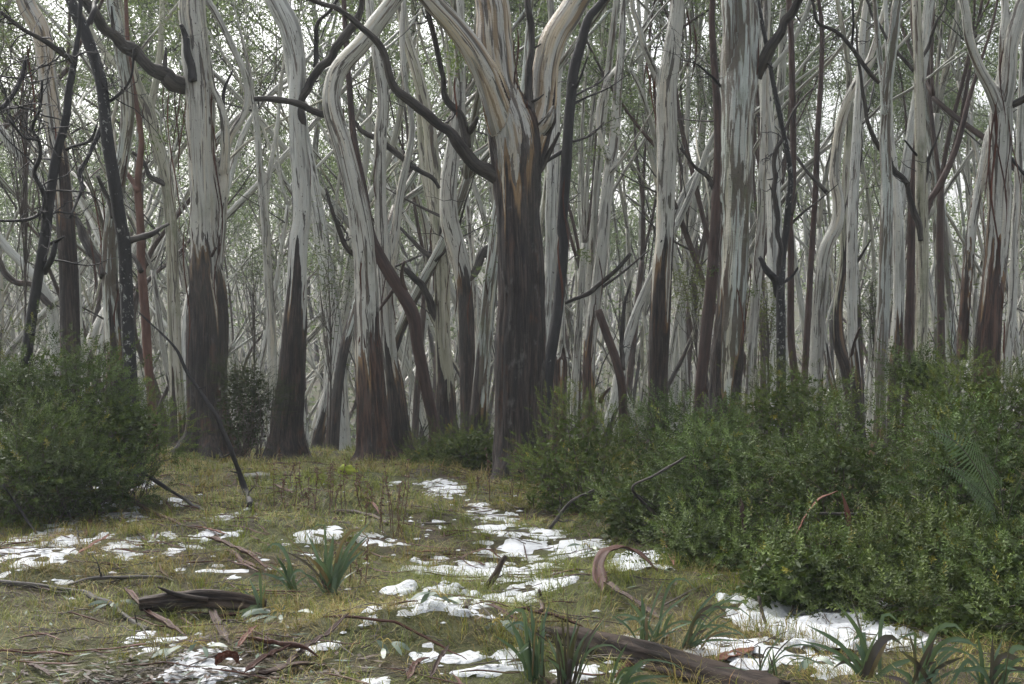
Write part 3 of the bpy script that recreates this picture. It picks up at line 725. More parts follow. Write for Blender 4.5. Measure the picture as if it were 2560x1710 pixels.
tree('gum_tree', 'cream gum with split red bark base standing second right of central trunk', 22.0,
     [(1560, 0, 18), (1556, 90, 22), (1546, 200, 26), (1536, 348, 30), (1524, 421, 32), (1512, 530, 34), (1505, 610, 36), (1495, 700, 36), (1482, 800, 36), (1474, 900, 36), (1473, 1020, 38)],
     'gum_red', 880, amp=0.9, forks=[dict(p=[(1570, 130, 12), (1520, 200, 14), (1495, 280, 16), (1500, 340, 16), (1520, 400, 18)], dz=0.3), dict(p=[(1640, 260, 8), (1600, 330, 10), (1560, 390, 13), (1528, 430, 16)], dz=-0.2)],
     limbs=[dict(p=[(1575, 636, 11), (1545, 672, 12), (1509, 705, 13), (1469, 738, 13), (1414, 762, 11)], dz=-0.2), dict(p=[(1624, 625, 4), (1560, 680, 7), (1510, 720, 9)], dz=0.2)],
     ribs=[(1480, 860, 0.6), (1470, 900, 0.7), (1500, 640, 0.7)], tufts=[(1545, 250, 0.3), (1530, 315, 0.25), (1495, 380, 0.2), (1462, 640, 0.18)])

tree('understory_tree', 'brown forked slim trunk leaning left behind right shrubs', 21.5,
     [(1495, 775, 19), (1520, 845, 21), (1540, 900, 22), (1554, 960, 23), (1558, 1020, 24)], 'brown', 'all', stop=True, ext=False, crown=False, flare=0.1,
     limbs=[dict(p=[(1578, 700, 5), (1560, 760, 8), (1555, 850, 12), (1556, 930, 15)], dz=0.2, mat='limb', tw=1), dict(p=[(1525, 970, 6), (1508, 990, 11), (1500, 1010, 12)], dz=-0.1, mat='brown')])

tree('gum_tree', 'straight gum pale above and dark brown below, forked near top right of centre', 19.0,
     [(1694, 0, 42), (1682, 110, 48), (1668, 220, 56), (1668, 366, 56), (1665, 470, 52), (1663, 550, 50), (1657, 640, 51), (1651, 740, 54), (1648, 870, 54), (1645, 1010, 53)],
     'gum', 690, voxel=0.022, amp=0.7, forks=[dict(p=[(1580, 0, 16), (1594, 55, 18), (1612, 121, 20), (1641, 190, 24), (1662, 250, 26)], dz=-0.3)],
     limbs=[dict(p=[(1655, 600, 4), (1648, 620, 7), (1655, 650, 8)], dz=-0.2)], ribs=[(1620, 150, 0.5), (1612, 155, 0.35), (1632, 180, 0.9), (1638, 190, 0.6)])

tree('understory_tree', 'straight dark red-brown trunk leaning against the thick striped gum', 20.5,
     [(1792, 250, 20), (1796, 400, 24), (1788, 570, 27), (1777, 716, 30), (1766, 830, 30), (1750, 985, 30)], 'redbrown', 'all', ext=False, flare=0.1, crown=False,
     limbs=[dict(p=[(1702, 370, 6), (1735, 410, 9), (1765, 440, 12), (1785, 475, 14)], dz=-0.3, tw=2)], tufts=[(1785, 678, 0.12)])

tree('gum_tree', 'thick multi-striped gum with dark limb rising right, right of centre', 17.2,
     [(1848, 0, 97), (1851, 92, 99), (1851, 183, 100), (1847, 280, 95), (1845, 366, 90), (1841, 460, 84), (1838, 550, 80), (1834, 640, 76), (1828, 753, 78), (1822, 860, 82), (1815, 973, 88)],
     'gum_stripe', 735, amp=1.5, lump=1.8, voxel=0.02, forks=[dict(p=[(1876, 0, 30), (1876, 120, 32), (1872, 240, 34), (1862, 360, 38), (1850, 520, 46)], dz=0.02), dict(p=[(1826, 0, 30), (1824, 140, 32), (1824, 280, 34), (1826, 420, 38), (1828, 560, 42)], dz=-0.1)],
     limbs=[dict(p=[(1998, 0, 24), (1964, 48, 26), (1930, 99, 28), (1905, 150, 30), (1890, 200, 26)], dz=-0.4, tw=2), dict(p=[(1700, 150, 3), (1740, 160, 4), (1775, 190, 6), (1812, 230, 8)], dz=-0.4, mat='black', tw=6, tl=0.9)],
     ribs=[(1885, 80, 1.6), (1830, 40, 1.2), (1848, 700, 0.9), (1870, 640, 1.0), (1720, 20, 0.8), (1735, 60, 0.7)])

tree('gum_tree', 'slim knobbly gum immediately right of the thick striped gum', 23.0,
     [(1918, 0, 20), (1914, 100, 22), (1912, 183, 23), (1910, 366, 24), (1905, 460, 25), (1904, 550, 25), (1898, 620, 26), (1888, 753, 26), (1879, 900, 28)], 'gum', 1000, tufts=[(1885, 730, 0.2), (1880, 515, 0.15)], ribs=[(1890, 600, 0.9), (1895, 850, 0.5)])

tree('understory_tree', 'black lichened trunk parting into a Y low down, right of striped gum', 20.5,
     [(1975, 420, 14), (1972, 500, 16), (1966, 570, 18), (1956, 643, 20), (1951, 716, 22), (1952, 800, 23), (1953, 907, 24)], 'lichen', 'all', ext=False, flare=0.1, crown=False, lump=0.4,
     limbs=[dict(p=[(1893, 640, 10), (1905, 662, 16), (1920, 678, 18), (1940, 700, 19), (1952, 730, 18)], dz=-0.2, mat='lichen_less'),
            dict(p=[(2040, 215, 4), (1993, 267, 7), (1956, 330, 10), (1933, 400, 13), (1934, 480, 14), (1942, 560, 15), (1945, 640, 15), (1950, 720, 15)], dz=0.2, mat='limb', tw=3),
            dict(p=[(1994, 668, 5), (1980, 690, 7), (1956, 705, 9)], dz=-0.2, mat='black')])

tree('understory_tree', 'second bare straight maroon-brown trunk right of the striped gum', 22.0,
     [(1972, 0, 15), (1978, 100, 15), (1980, 183, 16), (1983, 330, 16), (1982, 458, 17), (1974, 560, 17), (1977, 607, 17), (1977, 826, 18), (1984, 914, 20)], 'redbrown', 'all', flare=0.1,
     limbs=[dict(p=[(2095, 460, 3), (2050, 500, 5), (2010, 530, 7), (1978, 560, 8)], dz=-0.2, tw=2), dict(p=[(1992, 480, 4), (1985, 510, 10), (1977, 540, 12)], dz=-0.1)])

tree('gum_tree', 'very thin maroon trunk just left of the pale elbowed gum', 25.0,
     [(2054, 60, 12), (2052, 200, 13), (2044, 330, 14), (2040, 450, 15), (2033, 570, 15), (2022, 753, 16), (2012, 936, 17)], 'redbrown', 'all', ext=False, flare=0.1, crown=False, lump=0.4)

tree('gum_tree', 'pale elbowed gum that bends right halfway up behind right shrubs', 22.0,
     [(2180, 130, 16), (2158, 175, 22), (2120, 250, 26), (2098, 330, 28), (2087, 440, 30), (2096, 500, 32), (2092, 560, 34), (2063, 625, 36), (2052, 716, 36), (2044, 826, 37), (2041, 951, 40)],
     'gum', 1050, ext=False, limbs=[dict(p=[(2140, 420, 5), (2100, 560, 0.1 + 6), (2060, 640, 8)], dz=0.3), dict(p=[(1990, 390, 8), (2020, 430, 10), (2060, 480, 14)], dz=0.4, mat='limb')], ribs=[(2120, 500, 0.7)])

tree('gum_tree', 'slim gum with hockey-stick curved dark foot among right shrubs', 23.0,
     [(2118, 140, 16), (2124, 256, 18), (2122, 330, 19), (2115, 430, 20), (2110, 570, 21), (2108, 660, 22), (2094, 770, 25), (2098, 860, 30), (2118, 925, 34)], 'gum_olive', 700, ext=False, flare=0.1, amp=0.9)

tree('gum_tree', 'clean grey-white gum with orange foot beside hockey-stick trunk', 21.0,
     [(2158, 60, 18), (2150, 200, 22), (2142, 330, 25), (2136, 450, 27), (2131, 570, 29), (2129, 700, 29), (2131, 830, 28), (2140, 940, 30)], 'gum_white', 905, ext=False,
     limbs=[dict(p=[(2178, 600, 4), (2160, 630, 7), (2138, 660, 9)], dz=-0.2), dict(p=[(2152, 820, 5), (2140, 850, 8), (2125, 900, 9)], dz=-0.3, mat='redbrown')])

tree('gum_tree', 'pale brown-striped gum forking narrowly upward, left of twin mid-right trunks', 18.0,
     [(2244, 0, 28), (2236, 70, 30), (2222, 183, 31), (2214, 300, 31), (2213, 366, 31), (2217, 460, 34), (2215, 570, 36), (2209, 753, 37), (2203, 880, 38), (2199, 1000, 38)],
     'gum_stripe', 1010, voxel=0.018, forks=[dict(p=[(2186, 0, 15), (2194, 90, 17), (2204, 190, 18), (2212, 280, 20)], dz=0.3)],
     limbs=[dict(p=[(2030, 0, 7), (2044, 59, 9), (2088, 81, 10), (2120, 115, 11), (2150, 154, 12), (2198, 205, 12)], dz=-0.4, tw=3), dict(p=[(2128, 0, 6), (2132, 60, 7), (2130, 120, 8)], dz=-0.2, mat='black', stop=True)])

tree('gum_tree', 'white gum with dark ragged base between brown-striped and green-grey gums', 20.0,
     [(2225, 330, 20), (2232, 400, 24), (2240, 476, 27), (2246, 570, 30), (2247, 716, 31), (2243, 845, 31), (2236, 973, 34)], 'gum_white', 850, ext=False, crown=False, ribs=[(2250, 800, 0.6)])

tree('understory_tree', 'dark maroon trunk tucked behind the left side of green-grey gum', 21.0,
     [(2285, 420, 15), (2282, 500, 17), (2279, 570, 20), (2275, 753, 22), (2269, 936, 24)], 'redbrown', 'all', ext=False, flare=0.15, crown=False, ribs=[(2276, 780, 0.5)])

tree('gum_tree', 'evenly green-grey straight gum with several dark limbs at mid right', 19.0,
     [(2290, 0, 24), (2294, 92, 26), (2298, 183, 28), (2300, 300, 30), (2302, 366, 31), (2304, 476, 33), (2305, 570, 34), (2305, 753, 34), (2302, 936, 36)], 'gum_olive', None,
     limbs=[dict(p=[(2140, 60, 5), (2147, 158, 8), (2165, 278, 11), (2191, 352, 13), (2231, 414, 15), (2271, 469, 16), (2290, 540, 17), (2300, 600, 14)], dz=-0.6, tw=2),
            dict(p=[(2172, 278, 4), (2180, 240, 5), (2186, 190, 4)], dz=-0.5, mat='black'),
            dict(p=[(2360, 290, 4), (2346, 340, 6), (2325, 396, 8), (2306, 478, 10)], dz=-0.3, tw=2), dict(p=[(2368, 0, 5), (2345, 50, 7), (2325, 105, 9), (2300, 150, 9)], dz=-0.3, tw=1),
            dict(p=[(2165, 0, 7), (2190, 50, 8), (2222, 100, 9), (2260, 150, 10), (2290, 185, 10)], dz=0.3, tw=1), dict(p=[(2262, 350, 4), (2280, 375, 6), (2298, 395, 8)], dz=-0.3, mat='black')])

tree('dead_tree', 'thin red-brown trunk slanting up to the right past green-grey gum', 22.5,
     [(2440, 190, 8), (2420, 256, 12), (2400, 340, 14), (2378, 403, 16), (2345, 470, 17), (2318, 520, 18), (2300, 640, 18), (2295, 900, 19)], 'redbrown', 'all', ext=False, flare=0.1, crown=False)

tree('gum_tree', 'large gum forking into curved arms near right edge with hanging red bark', 17.0,
     [(2512, 0, 22), (2508, 90, 24), (2506, 183, 30), (2505, 240, 56), (2503, 300, 64), (2501, 366, 62), (2499, 460, 58), (2495, 570, 58), (2485, 680, 58), (2476, 770, 60), (2469, 877, 66)],
     'gum_red', 640, voxel=0.019, amp=1.4,
     forks=[dict(p=[(2408, 0, 26), (2422, 92, 28), (2447, 165, 30), (2478, 225, 34), (2502, 290, 38)], dz=-0.3), dict(p=[(2562, 0, 38), (2548, 40, 38), (2530, 110, 38), (2523, 200, 38), (2508, 280, 42)], dz=-0.15),
            dict(p=[(2482, 300, 16), (2470, 345, 24), (2453, 440, 26), (2432, 550, 27), (2422, 640, 27), (2413, 753, 28), (2404, 900, 30)], dz=0.15)],
     limbs=[dict(p=[(2600, 230, 14), (2570, 245, 18), (2545, 262, 20), (2520, 285, 20)], dz=-0.3), dict(p=[(2580, 465, 6), (2555, 430, 8), (2530, 400, 10)], dz=-0.2, mat='black')],
     ribs=[(2490, 245, 2.2), (2500, 250, 1.6), (2482, 250, 1.4), (2460, 300, 1.8), (2530, 270, 1.5), (2520, 300, 1.0), (2506, 120, 0.9), (2500, 720, 0.5), (2508, 800, 0.5), (2415, 20, 0.5)])

tree('gum_tree', 'slim grey gum at the right picture edge behind forked gum', 22.0,
     [(2562, 60, 18), (2556, 200, 20), (2550, 366, 22), (2545, 480, 23), (2539, 570, 24), (2531, 753, 25), (2520, 881, 27)], 'gum', None, ext=False, forks=[], crown=False)

tree('gum_tree', 'slim cream gum rising behind dark bush, right of blackened stout gum', 27.0,
     [(640, 300, 18), (650, 420, 22), (662, 540, 24), (668, 640, 25), (672, 720, 26), (679, 826, 27), (682, 973, 30)], 'gum', 1040, ext=False, forks=[dict(p=[(700, 240, 12), (690, 340, 14), (672, 440, 16), (662, 540, 18)], dz=0.4)], tufts=[(640, 620, 0.3), (700, 640, 0.3)])

tree('gum_tree', 'ghost-white bough-like trunk curving in from the left picture edge', 25.0,
     [(-60, 250, 24), (0, 325, 26), (50, 392, 26), (102, 460, 26), (150, 545, 28), (180, 640, 30), (190, 800, 34)], 'gum_white', None, ext=False, crown=False)
tree('gum_tree', 'pale trunk sweeping down right from left edge above the shrub', 24.0,
     [(-40, 520, 20), (10, 610, 22), (68, 672, 24), (118, 740, 26), (135, 830, 30)], 'gum_white', None, ext=False, crown=False, limbs=[dict(p=[(-30, 600, 16), (20, 690, 18), (80, 715, 18), (125, 770, 18)], dz=0.3, mat='gum_white')])

# ------------------------------------------------------------------ forest behind: prototypes copied tree by tree
GUMLEAF = ((0.065, 0.11, 0.055), (0.14, 0.19, 0.095))
def grow(rng, style, height, r0, lod=0, rough_h=1.8, dark=False):
    """returns meshes trunk, branches, crown of one forest tree standing at the origin"""
    tb, bb = MB(), MB(); tips = []; wob = {'sinuous': 0.16, 'straight': 0.05}[style]
    ns0 = 4 if lod else 10; seg = 1.0 if lod else 0.35
    def stem(p, dr, L, r, r1, lv, w):
        n = max(4, int(L / seg)); pts = [np.r_[p, r]]; dr = dr / np.linalg.norm(dr); bend = rng.normal(0, w, 3)
        for i in range(n):
            if rng.random() < 0.25: bend = rng.normal(0, w, 3)
            dr = dr + bend * np.array([1, 1, 0.2]) * seg / 0.6 * 0.5 + np.array([0, 0, 0.07 if lv else 0.12 - 0.5 * 0]) * seg; dr /= np.linalg.norm(dr)
            p = p + dr * L / n; pts.append(np.r_[p, r + (r1 - r) * (i + 1) / n])
        return np.array(pts), dr
    fork_h = rng.uniform(0.14, 0.42) * height if style == 'sinuous' else rng.uniform(0.35, 0.65) * height
    lean = np.array([rng.normal(0, 0.13 if style == 'sinuous' else 0.04), rng.normal(0, 0.1 if style == 'sinuous' else 0.04), 1.0])
    A, dr = stem(np.array([0, 0, -0.4]), lean, fork_h + 0.4, r0 * 1.12, r0 * 0.82, 0, wob)
    A[0, 3] *= 1.35; A[1, 3] *= 1.1 if not lod else 1
    main = [A]; ends = [(A[-1, :3], dr, height - fork_h, A[-1, 3], 0)]
    for (p, dr, L, r, lv) in ends:
        if lv >= 3 or len(main) > 26 or r < 0.012: tips.append((p, dr)); continue
        k = rng.integers(2, 4) if lv == 0 else 2
        for j in range(k):
            d2 = dr + rng.normal(0, 0.42 if style == 'sinuous' else 0.20, 3) * np.array([1, 1, 0.4])
            l2 = L * rng.uniform(0.38, 0.62)
            B, de = stem(p - dr * r * 0.5, d2, l2, r * rng.uniform(0.62, 0.85), r * rng.uniform(0.38, 0.55), lv + 1, wob * 1.5)
            main.append(B); ends.append((B[-1, :3], de, L - l2 if L - l2 > 1 else 1.2, B[-1, 3], lv + 1))
            if lv >= 1: tips.append((B[len(B) // 2, :3], de))
    for s in main:
        ns = ns0 if s[0, 3] > 0.05 else max(4, ns0 // 2)
        C = s if lod else catmull(s, max(6, int(plen(s) / 0.28)))
        V, Q, T, bk = tube_geo(C[:, :3], C[:, 3], ns)
        if not lod:
            jj = 1 + 0.10 * vnoise(np.c_[V[:, :2] * 9, V[:, 2] * 1.2], 81); cen = np.vstack([np.repeat(C[:, :3], ns, 0), C[0, :3], C[-1, :3]]); V = cen + (V - cen) * jj[:, None]
        th = np.arctan2(bk[:, 1], bk[:, 0])
        rg = np.full(len(V), -5.0) if dark else V[:, 2] - rough_h + 0.7 * vnoise(np.stack([np.cos(th) * 1.4, np.sin(th) * 1.4, V[:, 2] * 0.3 + r0 * 99], 1), 83)
        tb.add(V, Q, T, bk=np.c_[bk[:, :2], V[:, 2]], rg=rg)
    # dead side branches off trunk and stems
    for _ in range(rng.integers(3, 8) if not lod else 2):
        s = main[rng.integers(0, min(len(main), 6))]; q = s[rng.integers(len(s) // 3, len(s))]; dr = rng.normal(0, 1, 3); dr[2] = abs(dr[2]) * 0.6 + 0.1
        B, de = stem(q[:3], dr, rng.uniform(0.8, 2.8), min(q[3] * 0.4, 0.035), 0.007, 1, 0.3)
        V, Q, T, bk = tube_geo(B[:, :3], B[:, 3], 4, False); bb.add(V, Q, bk=bk)
        if not lod: twigs(bb, B, rng, 3, 0.9, 1, 0.3)
    # fine twigs and leaves at the tips
    cen = []
    for (p, dr) in tips:
        for _ in range(1 if lod else 3):
            d2 = dr + rng.normal(0, 0.8, 3); d2 /= np.linalg.norm(d2); l = rng.uniform(0.7, 1.9)
            B, de = stem(p, d2, l, 0.014, 0.004, 1, 0.35)
            if not lod: V, Q, T, bk = tube_geo(B[:, :3], B[:, 3], 3, False); bb.add(V, Q, bk=bk)
            for q in B[1::2]: cen.append(q[:3])
            cen.append(B[-1, :3])
    cen = np.array(cen); cl = vnoise(cen / 1.1 + r0 * 91, 85) > (-0.02 if lod else -0.12); cen = cen[cl] if cl.sum() > 6 else cen; nl = 7 if lod else 30
    C = np.repeat(cen, nl, 0) + rng.normal(0, 1, (len(cen) * nl, 3)) * np.array([0.22, 0.22, 0.18]) * (1.3 if lod else 1)
    V, T, col = leaf_cards(C, rng, 0.29 if lod else 0.145, 0.10 if lod else 0.034, GUMLEAF)
    return (tb, bb, (V, T, col))

PROTO = {}
for style in ('sinuous', 'straight'):
    PROTO[style] = []
    for k in range(9):
        r = rng_(500 + k + (50 if style == 'straight' else 0)); dark = k == 8
        r0 = r.uniform(0.05, 0.125)
        tb, bb, (V, T, col) = grow(r, style, r.uniform(15, 21), r0, 0, r.uniform(-1, 3.5), dark)
        tm = tb.mesh('trunk'); tm.materials.append(M['brown'] if dark else M[['gum', 'gum_white', 'gum_olive', 'gum_stripe', 'gum_white', 'gum', 'gum_red', 'gum'][k]])
        bm_ = bb.mesh('branches'); bm_.materials.append(M['limb'])
        cm = make_mesh('crown', V, None, T, dict(col=col), False); cm.materials.append(M['leaf'])
        PROTO[style].append((tm, bm_, cm))

# placement: blue-noise scatter over the ground behind the traced trees, one tree at a time
ZONES = [(-400, 340, 'left of the black lichen-spotted trunk'), (340, 620, 'behind the stout blackened gum'), (620, 860, 'left of the shaggy red-brown trunk'),
         (860, 1240, 'left behind the massive central trunk'), (1240, 1640, 'right behind the massive central trunk'), (1640, 1900, 'behind the thick striped gum'),
         (1900, 2180, 'behind the pale elbowed gum'), (2180, 2400, 'behind the green-grey gum'), (2400, 3000, 'by the right-edge forked gum')]
ORD = ['leftmost', 'second from left', 'third from left', 'fourth from left', 'fifth from left', 'sixth from left', 'seventh from left', 'eighth from left', 'ninth from left', 'tenth from left']
rg_ = rng_(4242); spots = []
taken = [(np.array(t[2].location[:2]), 0.9) for t in TREES]
for (d0, d1, want, sep) in ((23.5, 34, 44, 1.2), (34, 48, 74, 1.4), (48, 70, 112, 1.7)):
    got = 0; tries = 0
    while got < want and tries < 6000:
        tries += 1
        d = math.sqrt(rg_.uniform(d0 ** 2, d1 ** 2)); px = rg_.uniform(-260, 2820)
        p = np.array([(px - 1280) / FPX * d, d])
        if all(np.hypot(*(p - q)) > max(sep, s_ if d < 26 else 0) for q, s_ in taken):
            taken.append((p, sep)); spots.append((px, d, p)); got += 1
GRP = {}
for px, d, p in spots:
    zi = next(k for k, z in enumerate(ZONES) if z[0] <= px < z[1])
    style = 'sinuous' if rg_.random() < (0.85 if px < 1250 else 0.35 if px < 1700 else 0.12) else 'straight'
    k = int(rg_.integers(0, 9)); tm, bm_, cm = PROTO[style][k]
    near = 'near row' if d < 34 else 'mid distance' if d < 48 else 'far mist'
    kind = 'dark-trunked slender tree' if k == 8 else 'winding pale gum' if style == 'sinuous' else 'straight slender pale gum'
    lab = f"{kind}, {near}, {ZONES[zi][2]}"; GRP.setdefault(lab, [])
    root = thing('gum_tree', lab, 'tree', (p[0], p[1], float(gh(p[0], p[1])[0])), f"{kind}s, {near}, {ZONES[zi][2]}", rg_.uniform(0, 6.28))
    GRP[lab].append((px, d, root)); sc = rg_.uniform(0.8, 1.15); root.scale = (sc, sc, sc * rg_.uniform(0.9, 1.1))
    for nm, me in (('trunk', tm), ('branches', bm_), ('crown', cm)):
        o = link(nm, me, None, root)
        if nm == 'branches': o['kind'] = 'stuff'
for lab, mem in GRP.items():
    if 'far mist' not in lab and 1 < len(mem) <= 10:
        for o_, (q1, q2, root) in zip(ORD, sorted(mem, key=lambda m_: m_[0])): root['label'] = f"{o_} {lab}"

# the far wood: one mass
low = []
for k in range(6):
    r = rng_(900 + k); tb, bb, (V, T, col) = grow(r, 'sinuous' if k < 3 else 'straight', r.uniform(15, 21), r.uniform(0.07, 0.13), 1, r.uniform(0, 2), k == 5)
    low.append((np.vstack(tb.V), np.vstack(tb.Q), np.concatenate(tb.A['bk']), np.concatenate(tb.A['rg']), V, T, col))
fa, fb = MB(), MB(); n_far = 0
for _ in range(4000):
    d = 66 + 150 * rg_.random() ** 1.5; px = rg_.uniform(-300, 2860); x = (px - 1280) / FPX * d
    a = rg_.uniform(0, 6.28); c, s = math.cos(a), math.sin(a); Rm = np.array([[c, -s, 0], [s, c, 0], [0, 0, 1]]) * rg_.uniform(0.8, 1.2)
    g = np.array([x, d, float(gh(x, d)[0])]); L = low[int(rg_.integers(0, 6))]
    fa.add(L[0] @ Rm.T + g, L[1], bk=L[2] + rg_.uniform(0, 30), rg=L[3]); fb.add(L[4] @ Rm.T + g, None, L[5], col=L[6])
    n_far += 1
    if n_far >= 520: break
ff = link('far_forest', fa.mesh('far_forest'), M['gum']); tag(ff, 'far wood of countless thin pale trunks fading into mist', kind='stuff')
fl = link('foliage', fb.mesh('far_foliage', False), M['leaf'], ff); fl['kind'] = 'stuff'

# low undergrowth on the far slope
rv = rng_(909); nU = 26000; dU = 70 + 150 * rv.random(nU // 20) ** 1.2; xU = (rv.uniform(-300, 2860, nU // 20) - 1280) / FPX * dU
CU = np.repeat(np.stack([xU, dU, gh(xU, dU) + 0.5], 1), 20, 0) + rv.normal(0, 1, (nU // 20 * 20, 3)) * np.array([0.9, 0.9, 0.55])
V, T, col = leaf_cards(CU, rv, 0.55, 0.24, ((0.030, 0.050, 0.024), (0.075, 0.10, 0.05)), 0.2)
tag(link('far_undergrowth', make_mesh('far_undergrowth', V, None, T, dict(col=col), False), M['leaf']), 'dim green undergrowth covering the slope beyond the far wood', kind='stuff')

# understory thicket between the trunks: one tangle
ub, ul = MB(), []; ru = rng_(808)
for _ in range(340):
    d = math.sqrt(ru.uniform(25 ** 2, 95 ** 2)); x = (ru.uniform(-250, 2810) - 1280) / FPX * d; g = np.array([x, d, float(gh(x, d)[0]) - 0.1])
    H = ru.uniform(1.2, 5.0)
    for _s in range(ru.integers(2, 6)):
        p = g.copy() + np.r_[ru.normal(0, 0.15, 2), 0]; dr = np.r_[ru.normal(0, 0.35, 2), 1.0]; pts = [p]; n = 9
        for i in range(n):
            dr = dr + ru.normal(0, 0.16, 3); dr[2] = abs(dr[2]); dr /= np.linalg.norm(dr); p = p + dr * H / n; pts.append(p)
            if i > 2: ul += [p + ru.normal(0, 0.22, 3) for _k in range(5 if ru.random() < 0.55 else 1)]
        V, Q, T, bk = tube_geo(np.array(pts), np.linspace(ru.uniform(0.012, 0.03), 0.004, n + 1), 4, False); ub.add(V, Q, bk=bk)
uo = link('understory_thicket', ub.mesh('understory_thicket'), M['limb']); tag(uo, 'tangle of thin bare saplings and twigs between the distant trunks', kind='stuff')
V, T, col = leaf_cards(np.array(ul), ru, 0.13, 0.035, ((0.045, 0.07, 0.03), (0.11, 0.13, 0.05)), 0.4)
tag(link('foliage', make_mesh('foliage', V, None, T, dict(col=col), False), M['leaf'], uo), kind='stuff')

# ------------------------------------------------------------------ shrubs
def sprig(rng, n=22, L=0.20, leaf=0.030, w=0.008, ang=0.9):
    """one leafy shoot along +Z: verts, tris, per-vertex shade"""
    V, T = [], []; sh = []
    for k in range(n):
        u = 0.12 + 0.88 * k / (n - 1); a = k * 2.4 + rng.normal(0, 0.2); l = leaf * rng.uniform(0.75, 1.2) * (1.0 - 0.25 * u); t_ = ang * (1 - 0.55 * u)
        o = np.array([0, 0, u * L]); d = np.array([math.cos(a) * math.sin(t_), math.sin(a) * math.sin(t_), math.cos(t_)])
        s = np.array([-math.sin(a), math.cos(a), 0]); nrm = np.cross(d, s)
        b = len(V); V += [o, o + d * l * 0.5 + s * w * 0.5, o + d * l - nrm * l * 0.12, o + d * l * 0.5 - s * w * 0.5]
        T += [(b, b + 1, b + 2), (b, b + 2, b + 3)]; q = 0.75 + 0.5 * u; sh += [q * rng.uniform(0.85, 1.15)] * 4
    return np.array(V), np.array(T), np.array(sh)

def shrub(name, label, cx, cy, rx, ry, d, rng, kind='broad', dens=1.0, group=None, base_drop=True):
    """leafy bush; cx, cy, rx, ry in overview pixels, its middle at distance d"""
    k = DS * d / FPX
    C = np.array([(cx * DS - 1280) / FPX * d, d, EYE - (cy * DS - 855) / FPX * d]); R = np.array([rx * k, rx * k * 0.75, ry * k]) * 1.1
    g = float(gh(C[0], C[1])[0]); root = thing(name, label, 'shrub', (C[0], C[1], g), group); O = np.array([C[0], C[1], g])
    pr = dict(broad=(15, 0.105, 0.036, 0.0105, 1.25), fine=(18, 0.10, 0.028, 0.0062, 1.15), dark=(30, 0.15, 0.018, 0.004, 0.9))[kind]
    cols = dict(broad=((0.029, 0.054, 0.014), (0.108, 0.155, 0.042)), fine=((0.040, 0.072, 0.013), (0.125, 0.175, 0.036)), dark=((0.022, 0.034, 0.014), (0.050, 0.066, 0.026)))[kind]
    temps = [sprig(rng, *pr) for _ in range(5)]
    area = 4 * math.pi * (((R[0] * R[1]) ** 1.6 + (R[0] * R[2]) ** 1.6 + (R[1] * R[2]) ** 1.6) / 3) ** (1 / 1.6)
    nlobe = max(10, int(area * 11)); per = int(28 * dens)
    dirs = rng.normal(0, 1, (nlobe, 3)); dirs[:, 2] = np.where(rng.random(nlobe) < 0.25, -0.6 * np.abs(dirs[:, 2]), np.abs(dirs[:, 2])); dirs /= np.linalg.norm(dirs, axis=1)[:, None]
    rr = rng.uniform(0.42, 1.0, nlobe) ** 0.45 * (1 + 0.26 * vnoise(dirs * 2.3 + d, 91))
    lobes = C + dirs * R * rr[:, None]
    lobes[:, 2] = np.maximum(lobes[:, 2], gh(lobes[:, 0], lobes[:, 1]) + 0.12)
    lobe_col = rng.uniform(0.5, 1.3, nlobe)
    fb = MB(); hue = rng.uniform(0.9, 1.1)
    for li in range(nlobe):
        for _ in range(per):
            tmp = temps[rng.integers(0, 5)]; off = rng.normal(0, 0.115, 3); off[2] *= 0.8
            ax = dirs[li] * 0.8 + off * 5 + np.array([0, 0, 0.30]) + rng.normal(0, 0.5, 3); ax /= np.linalg.norm(ax)
            u = np.cross(ax, rng.normal(0, 1, 3)); u /= np.linalg.norm(u); v = np.cross(ax, u); sc = rng.uniform(0.7, 1.25)
            P = lobes[li] + off - O
            V = P + sc * (tmp[0][:, :1] * u + tmp[0][:, 1:2] * v + tmp[0][:, 2:] * ax)
            m = rng.random(); c = (np.array(cols[0]) * (1 - m) + np.array(cols[1]) * m) * lobe_col[li]
            if rng.random() < 0.05: c = c * np.array([1.9, 1.25, 0.8])
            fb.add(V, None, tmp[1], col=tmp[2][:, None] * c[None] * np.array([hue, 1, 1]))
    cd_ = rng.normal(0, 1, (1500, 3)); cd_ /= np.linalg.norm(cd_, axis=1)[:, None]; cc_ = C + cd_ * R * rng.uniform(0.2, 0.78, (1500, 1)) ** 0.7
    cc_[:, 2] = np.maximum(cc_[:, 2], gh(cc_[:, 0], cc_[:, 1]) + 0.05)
    V, T, col = leaf_cards(cc_ - O, rng, 0.07, 0.03, (cols[0], tuple(0.6 * q for q in cols[1])), 0.0); fb.add(V, None, T, col=col)  # added inner leaf cards block light; their darker colour paints shade into the gaps
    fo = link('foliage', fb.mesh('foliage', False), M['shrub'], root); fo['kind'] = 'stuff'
    sb = MB(); nst = max(5, int(R[0] * 10))
    for s_ in range(nlobe):
        b = np.array([rng.normal(0, R[0] * 0.28), rng.normal(0, R[1] * 0.25), -0.05]); b[2] = float(gh(O[0] + b[0], O[1] + b[1])[0]) - g - 0.06
        e = lobes[s_] - O; md = b * 0.45 + e * 0.55 + rng.normal(0, 0.06, 3); md[2] = b[2] * 0.35 + e[2] * 0.65 + 0.03
        C4 = catmull(np.array([b, md, e]), 9); C4[1:-1] += rng.normal(0, 0.018, (7, 3)); r = rng.uniform(0.004, 0.009)
        V, Q, T, bk = tube_geo(C4, np.linspace(r, 0.002, 9), 4, False); sb.add(V, Q, bk=bk)
    tag(link('stems', sb.mesh('stems'), M['stick'], root), kind='stuff')
    return root

